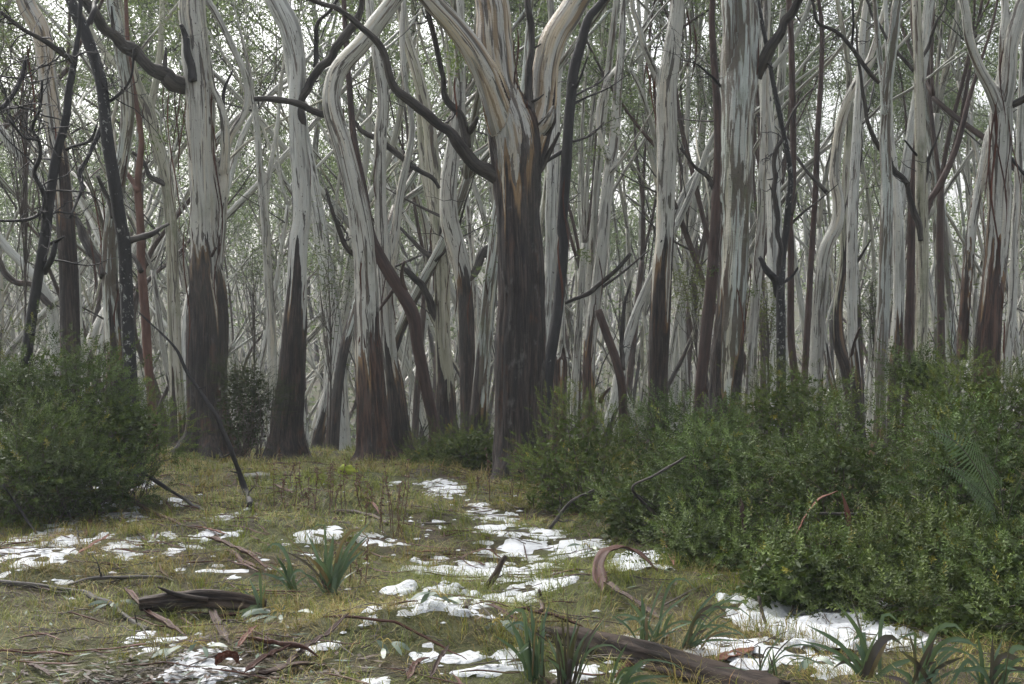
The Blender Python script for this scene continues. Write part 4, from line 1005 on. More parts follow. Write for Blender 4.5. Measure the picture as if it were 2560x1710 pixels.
SH = [  # label, cx, cy, rx, ry, d, kind
    ('small-leaved bush at the foot of the massive central trunk, over the snow', 1325, 1100, 130, 165, 13.2, 'fine'),
    ('wide low bush right of the massive trunk, behind the snow-edge bush', 1560, 1060, 150, 130, 13.6, 'broad'),
    ('rounded bright green fine-leaved bush below the elbowed gum', 1815, 975, 122, 140, 13.9, 'fine'),
    ('leafy bush overhanging the main snow patch', 1480, 1180, 120, 110, 11.4, 'broad'),
    ('dense dark green bush in the middle of right thicket', 1690, 1150, 165, 160, 11.0, 'broad'),
    ('low spreading bush beside the curled bark strip', 1620, 1290, 125, 90, 9.8, 'broad'),
    ('broad glossy-leaved bush right of thicket middle with hanging bark', 1940, 1140, 170, 175, 10.2, 'broad'),
    ('bright feathery bush topping the thicket at right edge', 2235, 965, 170, 140, 12.2, 'fine'),
    ('tall leafy bush with fern, lower right edge of thicket', 2240, 1150, 150, 190, 9.4, 'broad'),
    ('open bush whose twigs hang over the lower right snow', 1840, 1330, 165, 85, 8.4, 'broad'),
    ('glossy bush behind the strap leaves at lower right', 2130, 1310, 160, 125, 8.7, 'broad'),
    ('dark green bush in the bottom right corner', 2300, 1370, 120, 160, 8.0, 'broad'),
    ('low dark bush behind the corner strap leaves', 2250, 1480, 130, 105, 7.5, 'broad'),
    ('dim bush between right snow sheet and corner bush', 2085, 1440, 110, 75, 7.9, 'broad'),
    ('small upright bush poking above thicket before white gum', 2110, 862, 45, 34, 12.9, 'broad'),
    ('tall feathery bush below the orange-scarred gum at left', 125, 955, 170, 165, 13.6, 'broad'),
    ('dark bush mass at the left picture edge', 50, 1105, 175, 140, 12.4, 'broad'),
    ('bush lobe reaching right toward the salmon-red trunk', 280, 1000, 110, 85, 13.4, 'fine'),
    ('low shadowy bush above the left snow patches', 200, 1110, 120, 85, 12.8, 'broad'),
    ('small green bush left of the massive central trunk foot', 1075, 1040, 85, 60, 16.8, 'fine'),
    ('lowest small bush left of central trunk beside the dead stalks', 985, 1065, 60, 40, 17.2, 'fine'),
    ('dark conifer-like bush against the blackened stout trunk', 560, 935, 68, 115, 19.0, 'dark'),
]
rs = rng_(11)
for lab, cx, cy, rx, ry, d, kd in SH: shrub('shrub', lab, cx, cy, rx, ry, d, rs, kd, group='shrubs of the forest edge')

# young leafy saplings in the middle distance
def sapling(label, px, py, rx, ry, d, rng, cols=((0.07, 0.10, 0.03), (0.15, 0.17, 0.05)), n=900):
    x = (px - 1280) / FPX * d; g = float(gh(x, d)[0]); root = thing('sapling', label, 'sapling', (x, d, g), 'leafy saplings among the trunks')
    c = ray(px, py, d) - np.array([x, d, g]); k = d / FPX
    cen = c + rng.normal(0, 0.5, (n // 22, 3)) * np.array([rx * k, rx * k, ry * k])
    C = np.repeat(cen, 22, 0) + rng.normal(0, 0.11, (len(cen) * 22, 3))
    V, T, col = leaf_cards(C, rng, 0.075, 0.017, cols, 0.3); m = MB(); m.add(V, None, T, col=col); tag(link('foliage', m.mesh('foliage', False), M['leaf'], root), kind='stuff')
    sb = MB(); P = catmull(np.array([[0, 0, -0.2], c * 0.5 + [0.05, 0, 0], c + [0, 0, ry * k * 0.5]]), 14); V, Q, T, bk = tube_geo(P, np.linspace(0.02, 0.005, 14), 6, False); sb.add(V, Q, bk=bk)
    for e in cen:
        q = P[rng.integers(5, 14)]; V, Q, T, bk = tube_geo(catmull(np.array([q, (q + e) / 2 + rng.normal(0, 0.04, 3), e]), 6), np.linspace(0.006, 0.002, 6), 4, False); sb.add(V, Q, bk=bk)
    tag(link('stem', sb.mesh('stem'), M['stick'], root), kind='stuff')
r = rng_(31)
sapling('yellow-green sapling left of the thick striped gum', 1735, 720, 60, 90, 23.5, r)
sapling('yellow-green sapling between striped gum and black Y trunk', 1915, 790, 35, 90, 24, r)
sapling('thin-leaved sapling right of the pale gum with white bark strip', 820, 680, 55, 110, 24, r, ((0.05, 0.08, 0.035), (0.10, 0.13, 0.06)))
sapling('grey-green sapling behind the slim cream gum', 630, 660, 60, 80, 29, r, ((0.06, 0.09, 0.05), (0.11, 0.14, 0.08)))
sapling('green sapling behind hockey-stick trunk', 2180, 760, 45, 110, 25, r, ((0.045, 0.08, 0.03), (0.09, 0.12, 0.05)))
sapling('leafy sapling at top left among black twigs', 55, 130, 90, 130, 19, r, ((0.04, 0.07, 0.03), (0.09, 0.12, 0.045)), 1600)

# ------------------------------------------------------------------ snow patches
t = NT('snow')
co = t.node('ShaderNodeTexCoord').outputs['Object']
n1 = t.noise(co, 14, 5, 0.6); n2 = t.noise(co, 90, 3, 0.6)
dirt = t.noise(co, 55, 4, 0.7)
c = t.mix(t.map(dirt, 0.60, 0.70, 0, 0.55), (0.60, 0.625, 0.655), (0.22, 0.18, 0.14))
M['snow'] = t.done(c, 0.6, 0.25, t.bump(t.math('ADD', n1, t.math('MULTIPLY', n2, 0.5)), 0.9, 0.03))

SNOW_E = []          # ground ellipses (x, y, rx, ry) used to keep grass off
def ell(cx, cy, rx, ry):
    c = og(cx, cy); a = og(cx, cy - ry); b = og(cx, cy + ry)
    return (c[0], 0.5 * (a[1] + b[1]), rx * DS * c[1] / FPX, max(0.03, 0.5 * abs(a[1] - b[1])))
def snow_field(E, x, y):
    f = np.full(len(x), -9.0)
    for (ex, ey, ra, rb) in E:
        f = np.maximum(f, 1 - np.sqrt(((x - ex) / ra) ** 2 + ((y - ey) / rb) ** 2))
    p = np.stack([x, y, np.zeros_like(x)], 1)
    sz = min(max(e[3] for e in E), 0.5)
    return f * 1.0 + 0.34 * vnoise(p / (0.16 + 0.1 * sz), 101) + 0.24 * vnoise(p / 0.06, 103) + 0.16 * vnoise(p / 0.024, 104) + (0.44 if len(E) >= 3 else 0.30)
def snow(label, ells, thick=0.030):
    k_ = 1.0 if len(ells) >= 3 else 1.18
    E = [ell(e[0], e[1], e[2] * k_, e[3] * k_) for e in ells]; SNOW_E.extend(E)
    x0 = min(e[0] - e[2] for e in E) - 0.12; x1 = max(e[0] + e[2] for e in E) + 0.12; y0 = min(e[1] - e[3] for e in E) - 0.12; y1 = max(e[1] + e[3] for e in E) + 0.12
    thick = thick * min(1.0, 0.35 + 1.1 * max(e[3] for e in E))
    st = 0.014 if (x1 - x0) * (y1 - y0) < 2.5 else 0.02
    xs = np.arange(x0, x1, st); ys = np.arange(y0, y1, st); X, Y = np.meshgrid(xs, ys); x, y = X.ravel(), Y.ravel()
    f = snow_field(E, x, y); g = gh(x, y)
    lump = vnoise(np.stack([x, y, 0 * x], 1) / 0.11, 105)
    h = thick * sstep(-0.04, 0.38, f) * (0.8 + 0.6 * lump) - 0.012
    keep = f > -0.06
    nx = len(xs); a = (np.arange(len(ys) - 1)[:, None] * nx + np.arange(nx - 1)[None]).ravel()
    Q = np.stack([a, a + 1, a + nx + 1, a + nx], 1); Q = Q[keep[Q].all(1)]
    if len(Q) < 4: return
    used = np.unique(Q); rm = np.full(len(x), -1); rm[used] = np.arange(len(used))
    O = np.array([E[0][0], E[0][1], float(gh(E[0][0], E[0][1])[0])])
    V = np.stack([x, y, g + h], 1)[used] - O
    o = link('snow_patch', make_mesh('snow_patch', V, rm[Q]), M['snow']); o.location = O
    tag(o, label, 'snow', 'melting snow patches on the grass')

SNOW = [
    ('upper left snow patch with leaning red bark strip beside it', [(262, 1100, 24, 16), (315, 1120, 24, 9)]),
    ('snow patch half under the left bush below the red strip top', [(212, 1143, 30, 12), (240, 1160, 20, 6)]),
    ('thin snow streak running right from under the left bush', [(285, 1180, 32, 9), (305, 1190, 16, 6)]),
    ('lumpy snow patch below the left bush edge', [(110, 1228, 26, 13), (140, 1242, 20, 8)]),
    ('flat snow strip at the foot of the leaning red bark strip', [(195, 1240, 40, 9)]),
    ('long snow bank touching the left picture edge', [(65, 1280, 80, 17), (15, 1272, 40, 14)]),
    ('tapering snow patch right of the long left-edge bank', [(268, 1255, 28, 15), (295, 1275, 28, 9)]),
    ('tiny snow scrap below the long left-edge bank', [(48, 1303, 18, 5)]),
    ('small snow scrap at the left picture edge in grass', [(5, 1318, 14, 8)]),
    ('oval snow strip above the long curved branch at left', [(200, 1355, 46, 9)]),
    ('faint snow streak above the oval strip at left', [(155, 1333, 26, 5)]),
    ('small snow patch crossed by the slanting dark stick', [(405, 1152, 26, 8), (450, 1143, 18, 6)]),
    ('little snow heap right of the tapering left patch', [(370, 1235, 20, 10)]),
    ('snow patch by the red bark sliver tip at left centre', [(490, 1230, 40, 10), (465, 1222, 14, 6)]),
    ('thin snow patch at the foot of the leaning sapling stick', [(528, 1183, 28, 6)]),
    ('snow patch above the charred log, left of its pair', [(455, 1305, 42, 11)]),
    ('snow patch above the charred log, right of its pair', [(552, 1314, 46, 9)]),
    ('snow lump left of the double snow heap', [(660, 1244, 24, 8)]),
    ('double snow heap behind the tallest strap-leaf clump', [(715, 1233, 36, 12), (758, 1222, 26, 16)]),
    ('snow ribbon right of the tallest strap-leaf clump', [(880, 1242, 56, 9)]),
    ('snow scrap right of the blue strap leaves', [(720, 1275, 20, 6)]),
    ('broken snow patch beside the curved branch end, lower left', [(315, 1460, 34, 13), (370, 1468, 40, 8), (345, 1490, 20, 8)]),
    ('big snow patch with bark litter at bottom left of centre', [(470, 1520, 72, 24), (550, 1528, 56, 18), (430, 1556, 60, 14)]),
    ('butterfly-shaped snow patch at lower centre', [(715, 1494, 34, 9), (752, 1482, 22, 12)]),
    ('smooth snow dome cut by the bottom edge', [(886, 1562, 38, 10)], 0.042),
    ('compact egg-shaped snow lump in grass at lower centre', [(975, 1500, 26, 17)], 0.042),
    ('long lumpy snow bank left of the front strap-leaf clump', [(1065, 1512, 42, 11), (1130, 1538, 76, 10), (1175, 1505, 36, 20)], 0.042),
    ('snow pile left of the massive trunk foot', [(1015, 1120, 32, 14), (1040, 1128, 20, 12)]),
    ('thin snow streak left of the snow pile by massive trunk', [(915, 1112, 30, 6)]),
    ('snow patch between the massive trunk and main snow field', [(1120, 1182, 44, 11), (1150, 1192, 26, 6)]),
    ('small snow scrap with twig left of middle snow patch', [(1000, 1202, 26, 8)]),
    ('tiny snow fleck left of the twig-crossed scrap', [(945, 1198, 14, 5)]),
    ('widest snow field running under the overhanging bush', [(1200, 1268, 120, 14), (1280, 1255, 100, 14), (1340, 1268, 60, 10), (1160, 1245, 50, 9), (1230, 1225, 60, 9)]),
    ('long snow shelf just above the upright broken stick', [(1120, 1310, 130, 11), (1180, 1320, 80, 14), (985, 1286, 34, 10)]),
    ('snow field right of the upright broken stick', [(1225, 1350, 72, 14), (1175, 1372, 56, 12), (1280, 1336, 36, 7)], 0.042),
    ('lumpy snow bank left of the upright broken stick base', [(995, 1380, 58, 13), (1060, 1388, 50, 11), (915, 1355, 34, 7)], 0.042),
    ('small snow patch below the upright broken stick', [(1105, 1406, 34, 8)]),
    ('snow mound against the low spreading bush', [(1440, 1288, 64, 15), (1500, 1275, 40, 10)], 0.042),
    ('large snow sheet under the open bush at lower right', [(1880, 1425, 150, 46), (1790, 1415, 70, 24), (1970, 1450, 90, 30)], 0.042),
    ('snow bank behind the fallen log at lower right', [(1690, 1490, 90, 18), (1820, 1512, 120, 20), (1930, 1530, 80, 16)], 0.042),
    ('snow lump among the front strap leaves', [(1320, 1545, 44, 18)]),
    ('snow streak along the top of the fallen log', [(1400, 1466, 56, 8)]),
    ('tiny snow lump right of the front strap leaves at bottom', [(1420, 1560, 20, 9)]),
    ('snow scrap above the long left-edge bank, under bush twigs', [(150, 1200, 26, 8)]),
    ('snow scrap in grass between charred log and strap fans', [(625, 1290, 26, 7)]),
    ('small snow scrap right of the little snow heap', [(425, 1258, 22, 7)]),
    ('snow trail between massive trunk foot and middle patch', [(1075, 1150, 30, 7), (1105, 1160, 20, 5)]),
    ('snow trail joining middle patch to the widest field', [(1130, 1212, 40, 8), (1165, 1222, 30, 7)]),
    ('snow scraps in grass below the charred log', [(600, 1400, 24, 6), (560, 1395, 14, 5)]),
    ('snow scrap beside the maroon bark rod', [(850, 1405, 24, 6)]),
    ('snow scrap in the right thicket gap', [(1735, 1285, 24, 10)]),
]
for sdef in SNOW: snow(*sdef)
SE = np.array(SNOW_E)
# flecks too small to pick out
rf = rng_(55); fm = MB()
for k in range(240):
    e = SE[rf.integers(0, len(SE))] if rf.random() < 0.75 else (rf.uniform(-3, 1.5), rf.uniform(7, 16), 1.0, 1.0)
    a_ = rf.uniform(0, 6.28); q = rf.uniform(1.0, 2.2) if len(e) else 1; x_, y_ = e[0] + math.cos(a_) * e[2] * q + rf.normal(0, 0.03), e[1] + math.sin(a_) * e[3] * q + rf.normal(0, 0.04)
    r_ = rf.uniform(0.006, 0.025); th = np.arange(8) / 8 * 6.283; k2 = rf.uniform(0.6, 1.3, 8); g_ = float(gh(x_, y_)[0]) + 0.006
    V = np.vstack([np.stack([x_ + r_ * 1.3 * k2 * np.cos(th), y_ + r_ * k2 * np.sin(th), np.full(8, g_)], 1), [[x_, y_, g_ + r_ * 0.55]]]); j = np.arange(8)
    fm.add(V, None, np.stack([j, (j + 1) % 8, np.full(8, 8)], 1))
o = link('snow_flecks', fm.mesh('snow_flecks'), M['snow']); tag(o, 'tiny crumbs of snow scattered around the patches', kind='stuff')

# ------------------------------------------------------------------ grass
def cover(x, y):
    """grass density 0..1 and local straw fraction"""
    p = np.stack([x, y, 0 * x], 1)
    den = 0.55 + 0.55 * vnoise(p / 0.8, 111) + 0.25 * vnoise(p / 0.25, 113)
    soil = np.exp(-(((x + 1.75) / 0.75) ** 2 + ((y - 6.75) / 0.75) ** 2)) + 0.7 * np.exp(-(((x + 0.15) / 0.5) ** 2 + ((y - 6.75) / 0.3) ** 2))
    den = den - 0.95 * soil + 0.35
    return np.clip(den, 0.03, 1), np.clip(0.33 + 0.5 * vnoise(p / 1.1, 115) + 0.3 * vnoise(p / 0.35, 117), 0.04, 0.96)

def grass_mesh(rng):
    nt = 9500
    d = np.sqrt(rng.uniform(6.2 ** 2, 23.0 ** 2, nt * 3)); d = d[rng.random(len(d)) < np.clip((9.5 / d) ** 1.2, 0.1, 1)]
    n0 = len(d)
    px = rng.uniform(-150, 2710, n0); x = (px - 1280) / FPX * d; y = d
    den, straw = cover(x, y); k = rng.random(n0) < den
    for (ex, ey, ra, rb) in SNOW_E: k &= (((x - ex) / (ra * 0.85)) ** 2 + ((y - ey) / (rb * 0.85)) ** 2) > 1
    x, y, straw, den = x[k], y[k], straw[k], den[k]; nt = len(x)
    per = 15
    tx = np.repeat(x, per) + rng.normal(0, 0.035, nt * per); ty = np.repeat(y, per) + rng.normal(0, 0.035, nt * per); st = np.repeat(straw, per)
    big = np.repeat(rng.random(nt) < 0.16, per); n = len(tx)
    comb = 2.2 * vnoise(np.stack([x, y, 0 * x], 1) / 0.9, 119); base_ang = np.repeat(comb, per) * 3.14
    ang = base_ang + rng.normal(0, 1.25, n)
    L = np.where(big, rng.uniform(0.12, 0.26, n), rng.uniform(0.07, 0.19, n)); lift = np.where(big, rng.uniform(0.45, 1.1, n), rng.uniform(0.08, 0.55, n))
    wd = rng.uniform(0.0020, 0.0045, n) * (1 + np.clip((ty - 9) / 9, 0, 1.2))
    dx, dy = np.cos(ang), np.sin(ang); sx, sy = -dy, dx
    g = gh(tx, ty); z0 = g - 0.006
    V = np.zeros((n, 5, 3))
    hmax = L * np.sin(np.clip(lift, 0, 1.4)); reach = L * np.cos(np.clip(lift, 0, 1.4))
    for i, (u, wv) in enumerate(((0, 1.0), (0.5, 0.8), (1.0, 0.12))):
        hz = hmax * (u * 1.5 - 0.75 * u * u) ; rx = reach * (0.55 * u + 0.45 * u * u)
        cx, cyy = tx + dx * rx, ty + dy * rx
        cz = z0 + hz + (0.0 if i == 0 else 0.012)
        if i == 2: V[:, 4] = np.stack([cx, cyy, cz], 1); continue
        V[:, 2 * i, 0] = cx - sx * wd * wv * 0.5; V[:, 2 * i + 1, 0] = cx + sx * wd * wv * 0.5
        V[:, 2 * i, 1] = cyy - sy * wd * wv * 0.5; V[:, 2 * i + 1, 1] = cyy + sy * wd * wv * 0.5
        V[:, 2 * i, 2] = V[:, 2 * i + 1, 2] = cz
    b = np.arange(n)[:, None] * 5
    Q = b + [0, 1, 3, 2]; T = b + [2, 3, 4]
    isst = (rng.random(n) < st)[:, None]; q = rng.random((n, 1))
    green = np.array([0.11, 0.155, 0.028]) * (1 - q) + np.array([0.29, 0.31, 0.06]) * q
    dry = np.array([0.29, 0.22, 0.075]) * (1 - q) + np.array([0.46, 0.37, 0.14]) * q
    rust = np.array([0.22, 0.115, 0.04]); dry = np.where(rng.random((n, 1)) < 0.22, rust[None], dry)
    col = np.where(isst, dry, green) * rng.uniform(0.5, 1.12, (n, 1)); tone = np.repeat(0.9 + 0.3 * vnoise(np.stack([x, y, 0 * x], 1) / 0.45, 118), per); col = col * tone[:, None]
    return make_mesh('grass', V.reshape(-1, 3), Q, T, dict(col=np.repeat(col, 5, 0)), False)
gr = link('grass', grass_mesh(rng_(21)), M['grass']); tag(gr, 'flattened green and straw-coloured grass covering the clearing', kind='stuff')

# ------------------------------------------------------------------ leaf and twig litter
rl = rng_(23); n = 7500
d = np.sqrt(rl.uniform(6.2 ** 2, 19 ** 2, n)); px = rl.uniform(-100, 2660, n); x = (px - 1280) / FPX * d
x[:1600] = -1.75 + rl.normal(0, 0.6, 1600); d[:1600] = 6.75 + rl.normal(0, 0.4, 1600)
z = gh(x, d) + rl.uniform(0.004, 0.035, n)
V, T, col = leaf_cards(np.stack([x, d, z], 1), rl, 0.085, 0.021, ((0.032, 0.022, 0.017), (0.095, 0.066, 0.050)), 0.0)
Vr = V.reshape(-1, 4, 3); cz = z[:, None]; Vr[:, :, 2] = cz + (Vr[:, :, 2] - cz) * 0.22
pick = rl.random(n) < 0.14; cr = col.reshape(-1, 4, 3); cr[pick] = np.array([0.085, 0.12, 0.085]) * rl.uniform(0.7, 1.4, (pick.sum(), 1, 1))
lo = link('leaf_litter', make_mesh('leaf_litter', V, None, T, dict(col=col), False), M['litter']); tag(lo, 'scattered grey-brown and grey-green fallen gum leaves', kind='stuff')
tm_ = MB()
for k in range(1500):
    d_ = math.sqrt(rl.uniform(6.2 ** 2, 18 ** 2)); x_ = (rl.uniform(-50, 2600) - 1280) / FPX * d_; L_ = rl.uniform(0.1, 0.5); a_ = rl.uniform(0, 3.14)
    u = np.linspace(-0.5, 0.5, 6); P = np.stack([x_ + math.cos(a_) * L_ * u + rl.normal(0, 0.006, 6), d_ + math.sin(a_) * L_ * u, np.zeros(6)], 1)
    P[:, 2] = gh(P[:, 0], P[:, 1]) + 0.018 + rl.uniform(0, 0.02) + rl.normal(0, 0.005, 6)
    V, Q, T, bk = tube_geo(P, np.linspace(1, 0.5, 6) * rl.uniform(0.0018, 0.0045), 4, False); tm_.add(V, Q, bk=bk)
to_ = link('twig_litter', tm_.mesh('twig_litter'), M['stick']); tag(to_, 'countless small dark twigs strewn over the grass', kind='stuff')

# ------------------------------------------------------------------ bark strips lying on the ground (overview pixels; last item of a point lifts it, metres)
rb = rng_(29)
def bark_strip(label, pts, w, mat='ribbon', curl=0.7, twist=0.0, lift=0.02):
    W3 = []
    for p in pts:
        if len(p) == 4: g = ray(p[0] * DS, p[1] * DS, p[3])            # free in the air at a known distance
        else:
            g = og(p[0], p[1]); g[2] += lift + (p[2] if len(p) > 2 else 0)
        W3.append(g)
    C = catmull(np.array(W3), 26)
    low = gh(C[:, 0], C[:, 1]) + 0.012; C[:, 2] = np.maximum(C[:, 2], low)
    C[:, 2] += 0.008 * vnoise(np.stack([np.arange(26) * 0.5, np.full(26, rb.uniform(0, 50)), np.zeros(26)], 1), 121)
    O = C[0].copy(); O[2] = float(gh(O[0], O[1])[0])
    V, Q, bk = ribbon_geo(C - O, w, curl, None, rb.uniform(0, 20), 4, twist)
    m = MB(); m.add(V, Q, bk=bk); o = link('bark_strip', m.mesh('bark_strip'), M[mat]); o.location = O
    tag(o, label, 'bark', 'fallen bark strips')
BARK = [
    ('tall red bark strip leaning upright against the left bush', [(195, 1235), (215, 1180, 0, 13.0), (232, 1110, 0, 13.2), (240, 1060, 0, 13.3)], 0.05, 'ribbon_red', 1.1),
    ('second thin reddish strip hanging from the left bush', [(250, 1130), (246, 1090, 0, 13.1), (236, 1045, 0, 13.2)], 0.02, 'ribbon_red', 0.6),
    ('long dark bark roll slanting from left bush to the snow', [(275, 1148, 0.06), (330, 1180, 0.03), (400, 1205), (470, 1222)], 0.07, 'ribbon', 1.4),
    ('red bark sliver at the long bark roll end', [(440, 1212), (490, 1222), (525, 1232)], 0.035, 'ribbon_red', 0.6),
    ('wide maroon bark sheet left of the strap leaves', [(470, 1246, 0.03), (520, 1265, 0.03), (570, 1285, 0.02), (620, 1315)], 0.06, 'ribbon', 1.2),
    ('narrow maroon bark next to the wide sheet', [(505, 1262), (560, 1295), (610, 1318)], 0.04, 'ribbon', 0.8),
    ('pale tan stick of bark below the left snow patches', [(175, 1278), (215, 1263, 0.03), (255, 1245, 0.05)], 0.03, 'ribbon_red', 0.5),
    ('short tan bark piece right of the pale tan stick', [(310, 1258), (350, 1254), (380, 1250)], 0.03, 'ribbon_red', 0.4),
    ('thin straight bark strip above the upper snow scraps', [(510, 1118), (580, 1120), (650, 1128)], 0.035, 'ribbon', 0.5),
    ('dark bark blade right of the leaning stick foot', [(620, 1112), (660, 1130), (700, 1155)], 0.04, 'ribbon', 0.8),
    ('thin red bark line across the grass behind dead stalks', [(560, 1160), (600, 1180), (630, 1195)], 0.02, 'ribbon_red', 0.3),
    ('rolled maroon bark beside the long curved branch', [(285, 1375, 0.06), (310, 1400, 0.04), (350, 1430, 0.02), (425, 1468)], 0.065, 'ribbon', 1.3),
    ('flat red bark flake below the charred log', [(370, 1405), (420, 1412), (480, 1415)], 0.04, 'ribbon_red', 0.4),
    ('brown bark board pointing at the viewer below charred log', [(480, 1405, 0.02), (500, 1440), (525, 1485)], 0.05, 'ribbon_grey', 0.6),
    ('dark red bark mat right of the brown board', [(490, 1425), (550, 1418), (620, 1415)], 0.06, 'ribbon', 0.8),
    ('grey-brown bark lath under the charred log', [(500, 1432), (570, 1430), (640, 1422)], 0.035, 'ribbon_grey', 0.7),
    ('broad twisted maroon bark sheet at lower centre left', [(540, 1470), (620, 1495, 0.02), (690, 1515, 0.04), (735, 1520)], 0.06, 'ribbon', 1.0, 0.8),
    ('pale bark lath slanting up from the twisted sheet', [(650, 1540), (700, 1508, 0.02), (760, 1478, 0.05), (800, 1450, 0.08)], 0.04, 'ribbon_grey', 0.8),
    ('long thin maroon bark rod across lower centre', [(740, 1432, 0.02), (820, 1440, 0.03), (920, 1460, 0.03), (1000, 1490), (1070, 1520)], 0.028, 'ribbon', 1.6),
    ('dark bark slab at the bottom edge left of centre', [(560, 1565), (620, 1550), (690, 1535), (745, 1530)], 0.06, 'ribbon_grey', 0.7),
    ('cupped orange-red bark chunk on the bottom-left snow', [(495, 1545, 0.02), (520, 1535, 0.04), (550, 1538, 0.02)], 0.09, 'ribbon_red', 1.5),
    ('dark strip crossing the big bottom-left snow patch', [(560, 1568, 0.03), (620, 1530, 0.04), (680, 1505, 0.05)], 0.045, 'ribbon', 1.0),
    ('red strip on the right end of bottom-left snow', [(545, 1505, 0.03), (575, 1475, 0.05), (590, 1462, 0.05)], 0.03, 'ribbon_red', 0.6),
    ('large arched brown bark ribbon right of the snow fields', [(1380, 1365, 0.0), (1372, 1335, 0.09), (1400, 1318, 0.14), (1450, 1312, 0.12), (1510, 1328, 0.03)], 0.09, 'ribbon', 0.5),
    ('tail of bark trailing from the arched ribbon down right', [(1375, 1345, 0.03), (1420, 1375, 0.02), (1480, 1405), (1520, 1430)], 0.05, 'ribbon_grey', 0.7),
    ('pointed red bark blade leaning from the low spreading bush', [(1545, 1320, 0.05), (1525, 1280, 0.12), (1505, 1245, 0.22), (1480, 1235, 0.25)], 0.04, 'ribbon_red', 0.8),
    ('red bark ribbon folded over a twig in right thicket', [(1825, 1225, 0, 9.2), (1850, 1180, 0, 9.2), (1880, 1145, 0, 9.2), (1920, 1125, 0, 9.25)], 0.035, 'ribbon_red', 0.5),
    ('long red bark strap hanging straight down in right thicket', [(1930, 1330, 0, 9.1), (1945, 1260, 0, 9.1), (1944, 1190, 0, 9.15), (1930, 1130, 0, 9.25)], 0.04, 'ribbon_red', 0.5),
    ('dark bark slat upright in the thicket middle', [(1705, 1225, 0, 9.9), (1700, 1180, 0, 9.9), (1698, 1140, 0, 9.95)], 0.05, 'ribbon_grey', 0.6),
    ('orange bark flap draped over the fallen log', [(1640, 1575, 0, 6.95), (1665, 1545, 0, 7.0), (1695, 1525, 0, 7.05), (1730, 1538, 0, 7.15)], 0.085, 'ribbon_red', 0.3),
    ('red-brown strip slanting across the log to strap leaves', [(1400, 1590, 0, 6.8), (1480, 1500, 0, 7.1), (1550, 1440, 0, 7.5)], 0.035, 'ribbon', 1.0),
    ('maroon bark plank behind the front strap leaves', [(1180, 1410, 0.02), (1260, 1430, 0.02), (1340, 1448)], 0.05, 'ribbon', 0.9),
    ('short broken bark crossing right of middle snow', [(1050, 1290), (1110, 1275, 0.03), (1160, 1290)], 0.03, 'ribbon', 0.5),
    ('thin red strip left of the widest snow field', [(930, 1268), (990, 1272), (1040, 1265)], 0.03, 'ribbon_red', 0.6),
    ('small red bark curl behind the dead stalks', [(835, 1180, 0.03), (850, 1172, 0.05), (870, 1188, 0.02)], 0.05, 'ribbon_red', 1.4),
    ('grey bark shaving in the bare soil corner', [(60, 1530), (90, 1545), (120, 1560)], 0.03, 'ribbon_grey', 0.8),
    ('dark curled strip right of egg-shaped snow lump', [(985, 1568), (1010, 1540, 0.04), (1030, 1515, 0.06)], 0.03, 'ribbon_grey', 1.0),
    ('brown strip curling left of egg-shaped snow lump', [(935, 1568), (955, 1545, 0.03), (985, 1530, 0.02)], 0.04, 'ribbon', 0.8),
]
for bdef in BARK: bark_strip(*bdef)
# nameless short scraps between them are too small to pick out: one mass
sm = MB()
FEET = [t_[2].location for t_ in TREES if t_[1] < 21.5]
for k in range(520):
    d_ = math.sqrt(rb.uniform(6.6 ** 2, 17 ** 2)); x_ = (rb.uniform(-50, 1500) - 1280) / FPX * d_
    if k > 360: f_ = FEET[k % len(FEET)]; x_, d_ = f_[0] + rb.normal(0, 0.55), f_[1] - abs(rb.normal(0, 0.5)) - 0.2
    L_ = rb.uniform(0.08, 0.5); a_ = rb.normal(2.8, 0.6)
    u = np.linspace(-0.5, 0.5, 8); P = np.stack([x_ + math.cos(a_) * L_ * u, d_ + math.sin(a_) * L_ * u + 0.03 * np.sin(u * 4), np.zeros(8)], 1); P[:, 2] = gh(P[:, 0], P[:, 1]) + 0.03
    V, Q, bk = ribbon_geo(P, rb.uniform(0.007, 0.022), rb.uniform(0.3, 1.4), None, rb.uniform(0, 20), 3, rb.normal(0, 0.4)); sm.add(V, Q, bk=bk)
o = link('bark_litter', sm.mesh('bark_litter'), M['ribbon']); tag(o, 'small reddish bark scraps scattered through the grass', kind='stuff')

# ------------------------------------------------------------------ sticks
def stick(name, label, pts, cat='stick', mat='stick', tw=0, ns=8, lift=0.012):
    """points (x, y, width px[, distance]) in overview pixels; without a distance they lie on the ground"""
    W4 = []
    for p in pts:
        if len(p) == 4: q = ray(p[0] * DS, p[1] * DS, p[3])
        else: q = og(p[0], p[1])
        r = p[2] * DS * q[1] / FPX * 0.5
        if len(p) == 3: q[2] += r * 0.7 + lift
        W4.append(np.r_[q, r])
    A = np.array(W4); O = A[0, :3].copy(); O[2] = float(gh(O[0], O[1])[0]); A[:, :3] -= O
    m, C = limb_mesh(A, ns, 0.03, rb.uniform(0, 50), None, 0.2)
    o = link(name, m.mesh(name), M[mat]); o.location = O; tag(o, label, cat, 'fallen sticks and branches')
    if tw:
        tb = MB(); twigs(tb, C, rb, tw, 0.25, 1); tag(link('twigs', tb.mesh('twigs'), M['black'], o), kind='stuff')
stick('dead_sapling', 'thin bare dark sapling leaning left, rooted in the grass', [(578, 1172, 14.2), (560, 1120, 13.5, 13.9), (530, 1035, 12.8, 13.9), (500, 970, 12.0, 13.9), (465, 905, 10.5, 13.9), (430, 850, 9.0, 13.9), (405, 800, 7.5, 13.9), (365, 760, 5.2, 13.9), (340, 738, 4.5, 13.9), (315, 714, 3.0, 13.9)], 'sapling', 'black', 3)
